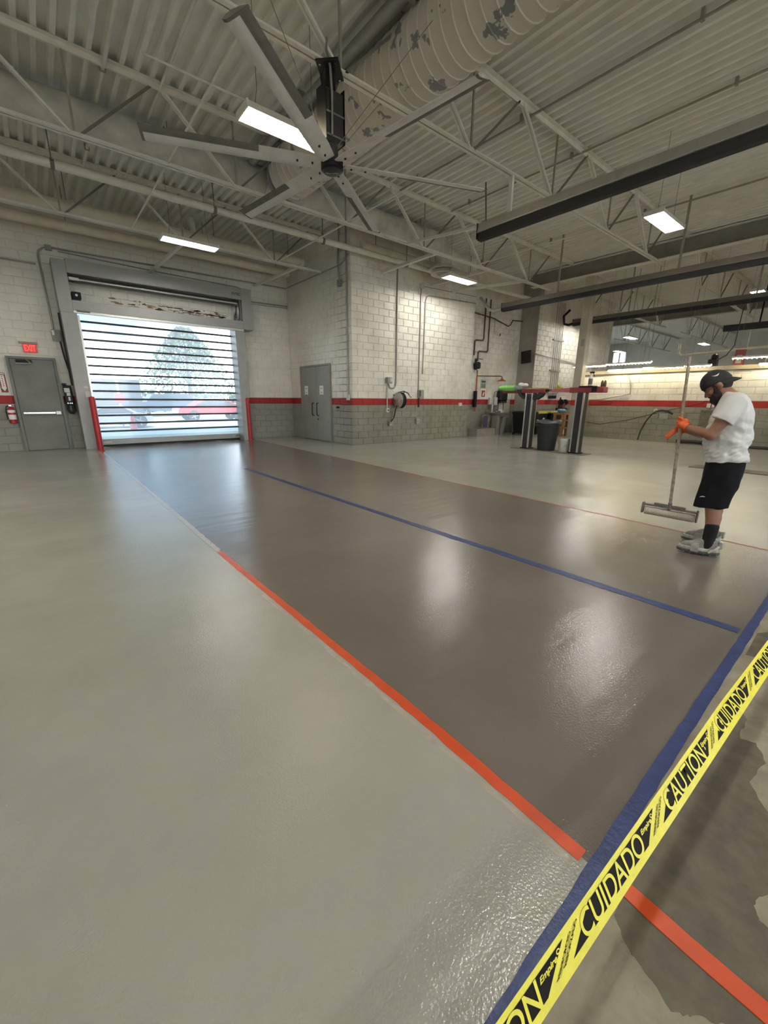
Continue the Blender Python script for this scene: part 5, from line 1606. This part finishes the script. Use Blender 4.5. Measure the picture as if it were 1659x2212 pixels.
# eyes and brows
for s in (-1, 1):
    MB().ball(H(.081, s * .034, -.002), .011, .013, .006, 12, 8, hf3, LEFT, hu3).build('eye', M['eye'], person, 60)
    MB().ball(H(.0915, s * .034, -.004), .003, .006, .004, 8, 6, hf3, LEFT, hu3).build('iris', M['ink'], person, 60)
    MB().ball(H(.094, s * .036, .017), .010, .024, .006, 10, 6, hf3, LEFT, hu3).build('eyebrow', M['hair'], person, 60)
bd = MB()
bd.ball(H(.072, 0, -.105), .055, .054, .045, 16, 10, hf3, LEFT, hu3)
bd.ball(H(.080, 0, -.135), .038, .040, .035, 14, 10, hf3, LEFT, hu3)
bd.ball(H(.103, 0, -.055), .010, .032, .009, 10, 6, hf3, LEFT, hu3)
for s in (-1, 1):
    bd.ball(H(.045, s * .050, -.080), .042, .024, .045, 12, 8, hf3, LEFT, hu3)
    bd.ball(H(.030, s * .064, -.050), .020, .013, .042, 12, 8, hf3, LEFT, hu3)
    bd.ball(H(.085, s * .034, -.085), .022, .018, .026, 10, 8, hf3, LEFT, hu3)
organic(bd, 'beard', M['hair'], person, .006, 3, lambda p: noise.noise(p * 90) * .004)
hr = MB()
hr.ball(H(-.035, 0, -.020), .076, .076, .072, 18, 12, hf3, LEFT, hu3)
for s in (-1, 1):
    hr.ball(H(.024, s * .070, -.005), .016, .011, .030, 10, 8, hf3, LEFT, hu3)
organic(hr, 'hair', M['hair'], person, .007, 3, lambda p: noise.noise(p * 120) * .002)
# cap worn backwards
cp = MB()
rings = []
for i in range(9):
    t = i / 8
    u = .012 + .125 * math.sin(t * math.pi / 2)
    k = math.cos(t * math.pi / 2 * .985)
    rings.append([H(-.006 + math.cos(q) * .116 * k - (.012 * t), math.sin(q) * .092 * k, u + .02 * math.cos(q) * (1 - t) + .0) for q in [2 * math.pi * j / 28 for j in range(28)]])
rings = [[H(-.006 + math.cos(q) * .113, math.sin(q) * .089, .006 + .02 * math.cos(q)) for q in [2 * math.pi * j / 28 for j in range(28)]]] + rings
cap_ = cp.loft(rings).build('cap', M['cap'], person, 60)
bl_ = MB()
top, bot = [], []
for j in range(13):
    q = math.pi * (j / 12 - .5)
    for f_, lst in ((0.0, top), (1.0, bot)):
        pass
vt = []
for r_ in range(5):
    t = r_ / 4
    row = []
    for j in range(13):
        q = math.pi * (j / 12 - .5) * .92
        base = H(-.006 - math.cos(q) * .105, math.sin(q) * .088, .004 - .012 * math.cos(q))
        ext = (FWD * -.078 + Z * -.012) * (math.cos(q) ** .7) * t
        row.append(base + ext - Z * .010 * (abs(math.sin(q)) ** 2) * t)
    vt.append(row)
n_ = 13
vs = [p for r_ in vt for p in r_]
lo = [p - Z * .006 for p in vs]
fs = [(i * n_ + j, i * n_ + j + 1, (i + 1) * n_ + j + 1, (i + 1) * n_ + j) for i in range(4) for j in range(12)]
K = len(vs)
fs2 = [tuple(K + q for q in f_) for f_ in fs]
edge = [i * n_ for i in range(5)] + [4 * n_ + j for j in range(1, 13)] + [i * n_ + 12 for i in (3, 2, 1, 0)]
side = [(a, b, K + b, K + a) for a, b in zip(edge, edge[1:])]
bl_.add(vs + lo, fs + fs2 + side).build('cap_bill', M['cap'], cap_, 50)
MB().ball(H(-.018, 0, .137), .010, .010, .005, 8, 6, hf3, LEFT, hu3).build('cap_button', M['cap'], cap_, 60)
# pale curved mark on the cap side
mk = []
for t, wd in ((0, .0), (.25, .004), (.5, .006), (.75, .004), (1, .0005)):
    mk.append((t, wd))
def capsurf(q, h):
    k = math.cos(math.asin(min(.99, h / .125)))
    return H(-.008 + math.cos(q) * .118 * k, math.sin(q) * .094 * k, .014 + h)
up_ = [capsurf(2.2 - .55 * t, .050 + .010 * (t - .4) ** 2 * 6 + wd) for t, wd in mk]
dn_ = [capsurf(2.2 - .55 * t, .050 + .010 * (t - .4) ** 2 * 6 - wd) for t, wd in mk]
MB().add(up_ + dn_, [(i, i + 1, 6 + i, 5 + i) for i in range(4)]).build('curved_mark', M['white_mark'], cap_)

# shirt
sh_ = MB()
sh_.loft([oval(.02, 0, .872, .158, .205, ta=-.10), oval(.018, 0, .90, .162, .208, ta=-.10), oval(.035, 0, .96, .162, .205, ta=-.04), oval(.046, 0, 1.0, .164, .203), oval(.050, 0, 1.06, .170, .203), oval(.046, 0, 1.15, .168, .203), oval(.045, 0, 1.25, .156, .208),
          oval(.046, 0, 1.32, .143, .210), oval(.050, 0, 1.38, .122, .200), oval(.058, 0, 1.43, .103, .165), oval(.066, 0, 1.462, .085, .120, ta=.05), oval(.078, 0, 1.482, .068, .085, ta=.1)])
for s in (1, -1):
    A = AL if s > 0 else AR
    sh_.tube([L3(.05, .10 * s, 1.40), L3(.045, .185 * s, 1.39), L3(A[1][0] - .012, A[1][1] - .004 * s, 1.275), L3(A[1][0] + .006, A[1][1] + .002 * s, 1.238)], [.085, .086, .086, .088], 18)
    sh_.ball(L3(.045, .175 * s, 1.39), .084, n=16, m=10)


def folds(p):
    a = (p - PO).dot(FWD)
    z = p.z
    l = (p - PO).dot(LEFT)
    q = V((a * 9 + z * 7, l * 7, z * 17 - a * 14))
    f_ = noise.noise(q) * .020 * max(0, min(1, (1.36 - z) / .22))
    q2 = V((a * 22, l * 10, z * 38 + a * 20))
    f_ += noise.noise(q2) * .013 * max(0, min(1, (1.14 - z) / .14)) * max(0, min(1, (z - .88) / .04))
    return f_


organic(sh_, 'shirt', M['shirt'], person, .0065, 3, folds)
# shorts
so = MB()
so.loft([oval(.02, 0, .94, .140, .185), oval(.02, 0, .84, .146, .203), oval(.022, 0, .74, .148, .212), oval(.028, 0, .62, .145, .215)])
for s in (1, -1):
    so.loft([oval(.022, .090 * s, .78, .135, .110), oval(.030, .108 * s, .66, .138, .104), oval(.045, .125 * s, .55, .132, .100), oval(.052, .135 * s, .468, .130, .100, ta=-.06), oval(.052, .136 * s, .452, .131, .101, ta=-.06)])


def sfold(p):
    a = (p - PO).dot(FWD)
    l = (p - PO).dot(LEFT)
    return noise.noise(V((a * 16, l * 14, p.z * 5))) * .009 * max(0, min(1, (.9 - p.z) / .2))


shorts = organic(so, 'shorts', M['shorts'], person, .008, 4, sfold)
mk = [(0, .0), (.3, .004), (.6, .005), (1, .001)]
lp_ = lambda t, wd: L3(.150 - .045 * t, .212 + .008 * t, .545 + .012 * math.sin(t * 2.2) + wd)
MB().add([lp_(t, wd) for t, wd in mk] + [lp_(t, -wd) for t, wd in mk], [(i, i + 1, 5 + i, 4 + i) for i in range(3)]).build('curved_mark', M['white_mark'], shorts)
# socks, shoes, spiked overshoes
for s in (1, -1):
    lx = .155 * s + (.045 if s > 0 else -.05)
    yaw = .10 if s > 0 else .05
    sk = MB()
    limb(sk, [(.008, lx, .285, .056), (.010, lx, .20, .052), (.014, lx, .12, .049), (.03, lx, .085, .050)])
    organic(sk, 'sock', M['sock'], person, .008, 3)
    def Fp(f, w, z, lx=lx, yaw=yaw, s=s):
        return L3(.03 + f * math.cos(yaw) - w * math.sin(yaw), lx + f * math.sin(yaw) + w * math.cos(yaw), z)
    def foot_ring(z, f0, f1, w0, k=1.0, n=22):
        out = []
        for j in range(n):
            t = 2 * math.pi * j / n
            c, sn = math.cos(t), math.sin(t)
            f = (f0 + f1) / 2 + (f1 - f0) / 2 * math.copysign(abs(c) ** .75, c)
            w_ = w0 * math.copysign(abs(sn) ** .85, sn) * (1 if c > -.2 else .82)
            out.append(Fp(f, w_, z))
        return out
    shoe = MB()
    shoe.loft([foot_ring(.058, -.10, .185, .050), foot_ring(.085, -.102, .182, .049), foot_ring(.105, -.10, .165, .045), foot_ring(.125, -.098, .10, .041), foot_ring(.155, -.092, .045, .037)])
    sb_ = organic(shoe, 'shoe', M['shoe'], person, .007, 4)
    MB().loft([foot_ring(.044, -.108, .195, .054), foot_ring(.050, -.112, .200, .056), foot_ring(.072, -.110, .198, .055), foot_ring(.076, -.106, .192, .051)]).build('sole', M['sole'], sb_, 40)
    ov = MB().loft([foot_ring(.022, -.118, .205, .058), foot_ring(.030, -.122, .210, .060), foot_ring(.042, -.122, .210, .060), foot_ring(.046, -.118, .206, .057)]).build('spiked_overshoe', M['spike'], person, 40)
    spk = MB()
    for f in (-.10, -.05, .0, .05, .10, .15, .19):
        for w_ in (-.035, .0, .035):
            spk.cyl(Fp(f, w_, .026), Fp(f, w_, .0025), .006, .002, n=6)
    spk.build('spikes', M['galv'], ov)['kind'] = 'stuff'
    # broad strap over the instep and a heel strap
    stp = MB()
    rows = []
    for f in (.045, .105):
        h_ = .118 if f < .08 else .104
        rows.append([Fp(f, .062, .035), Fp(f, .060, .075), Fp(f, .046, h_), Fp(f, .0, h_ + .016), Fp(f, -.046, h_), Fp(f, -.060, .075), Fp(f, -.062, .035)])
    outer = [p for r_ in rows for p in r_]
    inner = [p + (Fp(.075, 0, .06) - p).normalized() * .005 for p in outer]
    fs = [(i, i + 1, 8 + i, 7 + i) for i in range(6)] + [(14 + i, 21 + i, 22 + i, 15 + i) for i in range(6)] + [(i, 14 + i, 15 + i, i + 1) for i in range(6)] + [(7 + i, 8 + i, 22 + i, 21 + i) for i in range(6)]
    stp.add(outer + inner, fs).build('instep_strap', mat('strap_%d' % (s + 1), (.30, .29, .255), .6, var=.25, vscale=30), ov, 60)
    MB().tube([Fp(-.03, .062, .045), Fp(-.08, .056, .085), Fp(-.108, .0, .105), Fp(-.08, -.056, .085), Fp(-.03, -.062, .045)], [.010, .012, .013, .012, .010], 8).build('heel_strap', M['sole'], ov, 60)
    MB().box(Fp(-.115, 0, .105) - V((.018, .018, .02)), Fp(-.115, 0, .105) + V((.018, .018, .045)), .006).build('heel_tab', M['sole'], ov)

# roller: pole, bracket, roller cover
ro = thing('paint_roller', 'wide paint roller on a long spattered pole held off the floor', 'roller', L3(.37, .07, .40))
PB, PT = L3(.366, .07, .405), L3(.443, .07, 1.795)
pd = (PT - PB).normalized()
pts = [PB.lerp(PT, k / 24) for k in range(25)]
MB().tube(pts, [.0135 + .0012 * math.sin(k * 2.1) for k in range(25)], 12).build('pole', M['pole'], ro, 60)
MB().cyl(PB - pd * .05, PB + pd * .02, .018, n=12).build('socket', M['frame_grey'], ro, 60)
r0, r1 = L3(.588, .085, .385), L3(.138, .03, .352)
br_ = MB()
br_.bar(r0, r1, .05, .016).bar(L3(.50, .075, .400), L3(.24, .045, .380), .03, .022)
br_.build('frame_bar', M['frame_grey'], ro)
for p in (r0, r1):
    MB().obox(p - Z * .035, FWD * .010, LEFT * .030, Z * .058, .006).build('end_plate', M['frame_grey'], ro)
q0, q1 = r0 - Z * .062 - FWD * .016, r1 - Z * .058 + FWD * .016
cv = MB().tube([q0.lerp(q1, k / 20) for k in range(21)], [.036] + [.040] * 19 + [.036], 20)
cv.build('roller_cover', M['roller'], ro, 60)

# gloved hands
def pole_at(z):
    return PB + pd * ((z - PB.z) / pd.z)


g = MB()
pc_ = pole_at(1.200)
side_l = LEFT
g.ball(pc_ + FWD * -.034 + LEFT * .018, .034, .026, .048, 14, 10, FWD, LEFT, Z)
limb(g, [(.372, .112, 1.180, .033), (.395, .098, 1.190, .034)])
for k, (dz, r_, ang) in enumerate(((.036, .0105, 4.3), (.013, .0112, 4.5), (-.010, .0108, 4.4), (-.031, .0095, 4.1))):
    cz = pole_at(1.200 + dz)
    arc = []
    for j in range(8):
        t = 2.2 - (ang) * j / 7
        arc.append(cz + FWD * math.cos(t) * .028 + LEFT * math.sin(t) * .028)
    g.tube(arc, [r_ * 1.05] * 5 + [r_ * .98, r_ * .92, r_ * .82], 10)
    for p in arc[::2] + [arc[-1]]:
        g.ball(p, r_ * .95, n=8, m=6)
tp_ = pole_at(1.225)
g.tube([pc_ + FWD * -.03 + LEFT * .03 + Z * .005, tp_ + FWD * -.008 + LEFT * .036 + Z * .018, tp_ + FWD * .016 + LEFT * .030 + Z * .030], [.015, .013, .011], 10)
g.ball(tp_ + FWD * .018 + LEFT * .029 + Z * .031, .011, n=8, m=6)
organic(g, 'glove', M['glove'], person, .0045, 3)
MB().tube([L3(.345, .128, 1.166), L3(.368, .114, 1.178)], [.037, .038], 16).build('glove_cuff', M['glove'], person, 60)
g = MB()
g.ball(L3(.405, .022, 1.135), .045, .018, .032, 14, 10, FWD, LEFT, Z)
limb(g, [(.372, .000, 1.134, .031), (.392, .010, 1.136, .031)])
for k, (dz, ln, r_) in enumerate(((.020, .072, .0105), (.006, .082, .011), (-.009, .078, .0105), (-.022, .062, .009))):
    a0 = (.438, .026 + .004 * k, 1.132 + dz)
    a1 = (a0[0] + ln * .42, a0[1] + .006, a0[2] - .020)
    a2 = (a1[0] + ln * .32, a1[1] + .004, a1[2] - .026)
    a3 = (a2[0] + ln * .20, a2[1] + .000, a2[2] - .020)
    limb(g, [(*a0, r_), (*a1, r_ * .97), (*a2, r_ * .9), (*a3, r_ * .78)], 9)
limb(g, [(.395, .034, 1.118, .014), (.398, .052, 1.092, .012), (.392, .062, 1.068, .010)], 9)
organic(g, 'glove', mat('orange_glove_b', (.62, .10, .03), .5, var=.15, vscale=40), person, .0045, 3)

# ------------------------------------------------------------------ yard outside the rolling door
struct(MB().box((-60, -70, -.4), (80, 120, -.03)).build('ground', M['asphalt']), 'pale sunlit concrete yard around the building')
struct(MB().box((-40, 62, -.03), (-3, 75, 7.0)).build('wall_yard', M['far_building']))


def car(name, label, x, y, L, Wd, Hh, m, kind='sedan', rot=0.0, cat='car'):
    """x, y = middle; long axis along world X"""
    t = thing(name, label, cat, (x, y, -.03))
    z0 = -.03
    if kind == 'sedan':
        prof = [(-.5, .28), (-.5, .50), (-.47, .60), (-.30, .66), (-.14, .97), (.12, 1.0), (.30, .70), (.46, .62), (.5, .50), (.5, .28)]
        glass = [(-.27, .66), (-.135, .92), (.11, .95), (.26, .68)]
    elif kind == 'suv':
        prof = [(-.5, .24), (-.5, .52), (-.46, .60), (-.28, .64), (-.18, .97), (.36, 1.0), (.46, .64), (.5, .58), (.5, .24)]
        glass = [(-.255, .65), (-.17, .92), (.34, .95), (.42, .66)]
    else:
        prof = [(-.5, .24), (-.5, .62), (-.42, 1.0), (.5, 1.0), (.5, .24)]
        glass = [(-.46, .64), (-.40, .92), (-.26, .92), (-.26, .64)]
    MB().prism([(a * L, b * Hh) for a, b in prof], (x, y - Wd / 2, z0), X, Z, Y * Wd).build('body', m, t)
    MB().prism([(a * L, b * Hh) for a, b in glass], (x, y - Wd / 2 - .01, z0), X, Z, Y * (Wd + .02)).build('side_glass', M['car_glass'], t)
    for a in (-.31, .31):
        for s in (-1, 1):
            yy = y + s * (Wd / 2 - .08)
            w_ = MB().cyl((x + a * L, yy - .11, z0 + .33), (x + a * L, yy + .11, z0 + .33), .33, n=20).build('wheel', M['tyre'], t, 40)
            rim_ = MB().cyl((x + a * L, yy - .12, z0 + .33), (x + a * L, yy + .12, z0 + .33), .07, n=10)
            for q in range(5):
                an = 2 * math.pi * q / 5
                rim_.bar((x + a * L, yy + s * .12, z0 + .33), (x + a * L + .21 * math.cos(an), yy + s * .12, z0 + .33 + .21 * math.sin(an)), .05, .02, Y)
            rim_.build('rim', M['chrome'], w_)
    MB().box((x - L * .505, y - Wd * .42, z0 + Hh * .36), (x - L * .49, y + Wd * .42, z0 + Hh * .48)).build('lamp_band', M['light_box'], t)
    return t


car('car', 'red car parked outside beyond the clear door slats', 8.9, 29.0, 4.6, 1.8, 1.42, M['car_red'])
car('car', 'dark slate suv parked outside left of the red car', 7.6, 37.0, 4.7, 1.9, 1.75, M['car_blue'], 'suv')
car('car', 'silver suv parked outside right of the red car', 13.6, 32.0, 4.7, 1.9, 1.72, M['car_silver'], 'suv')
car('truck', 'grey box truck outside behind the left part of the door', 1.6, 27.5, 5.6, 2.2, 2.35, M['car_grey'], 'van', cat='truck')
car('car', 'small pale car at the left edge of the door view', 2.6, 23.8, 3.2, 1.7, 1.05, M['car_silver'])
t = thing('traffic_cone', 'red traffic cone standing outside the rolling door', 'cone', (3.05, 21.2, -.03))
MB().lathe([(.15, .03), (.045, .75), (.03, .77)], (3.05, 21.2, -.03), n=14).build('cone', mat('cone_red', (.75, .05, .05), .5), t, 40)
MB().box((2.87, 21.02, -.03), (3.23, 21.38, 0)).build('cone_base', M['soft_black'], t)
t = thing('yard_sign', 'red round sign on a white post outside on the left', 'sign', (3.0, 24.0, -.03))
MB().cyl((3.15, 24.9, -.03), (3.15, 24.9, 2.2), .05, n=10).build('sign_post', M['paper'], t)
MB().cyl((3.15, 24.84, 1.35), (3.15, 24.86, 1.35), .24, n=16).build('sign_face', mat('yard_red', (.55, .04, .05), .5), t)


def tree(label, x, y, h, r, seed, group='yard trees'):
    t = thing('yard_tree', label, 'tree', (x, y, -.03), group)
    rd = random.Random(seed)
    MB().tube([(x, y, -.03), (x + .1, y, h * .45), (x, y, h * .85)], [.22, .16, .06], 8).build('trunk', M['bark'], t, 60)
    f_ = MB()
    for k in range(2600):
        u = rd.random() ** .7
        zz = h * (.22 + .78 * u)
        rr = r * (1.05 - u) ** .75 * (.45 + .65 * rd.random())
        a = rd.uniform(0, 2 * math.pi)
        p = V((x + rr * math.cos(a), y + rr * math.sin(a), zz))
        d1 = V((rd.uniform(-1, 1), rd.uniform(-1, 1), rd.uniform(-1, 1))).normalized() * .17
        d2 = d1.cross(V((rd.uniform(-1, 1), rd.uniform(-1, 1), rd.uniform(-1, 1)))).normalized() * .10
        f_.add([p - d1, p + d2, p + d1, p - d2], [(0, 1, 2, 3)])
    f_.build('foliage', M['leaf'], t)['kind'] = 'stuff'
    return t


tree('broad leafy tree outside, seen in the middle of the door', 10.6, 40.5, 7.2, 4.2, 3)
tree('smaller tree outside at the right side of the door', 17.9, 41.5, 4.2, 2.1, 4)
hg = MB()
rd = random.Random(8)
for k in range(3000):
    p = V((rd.uniform(-14, 26), rd.uniform(47, 49), rd.uniform(.1, 2.1)))
    d1 = V((rd.uniform(-1, 1), rd.uniform(-1, 1), rd.uniform(-1, 1))).normalized() * .3
    d2 = d1.cross(V((rd.uniform(-1, 1), rd.uniform(-1, 1), 1))).normalized() * .18
    hg.add([p - d1, p + d2, p + d1, p - d2], [(0, 1, 2, 3)])
tag(hg.build('hedge', M['leaf']), 'low hedge along the far edge of the yard', 'hedge', None, 'stuff')
t = thing('street_lamp', 'thin street lamp with two arms above the tree outside', 'lamp', (13.0, 45.0, -.03))
MB().cyl((13.0, 45.0, -.03), (13.0, 45.0, 9.2), .09, .05, n=8).build('lamp_pole', M['steel_dark'], t)
MB().bar((11.6, 45.0, 9.2), (14.4, 45.0, 9.2), .12, .08).build('lamp_arm', M['steel_dark'], t)
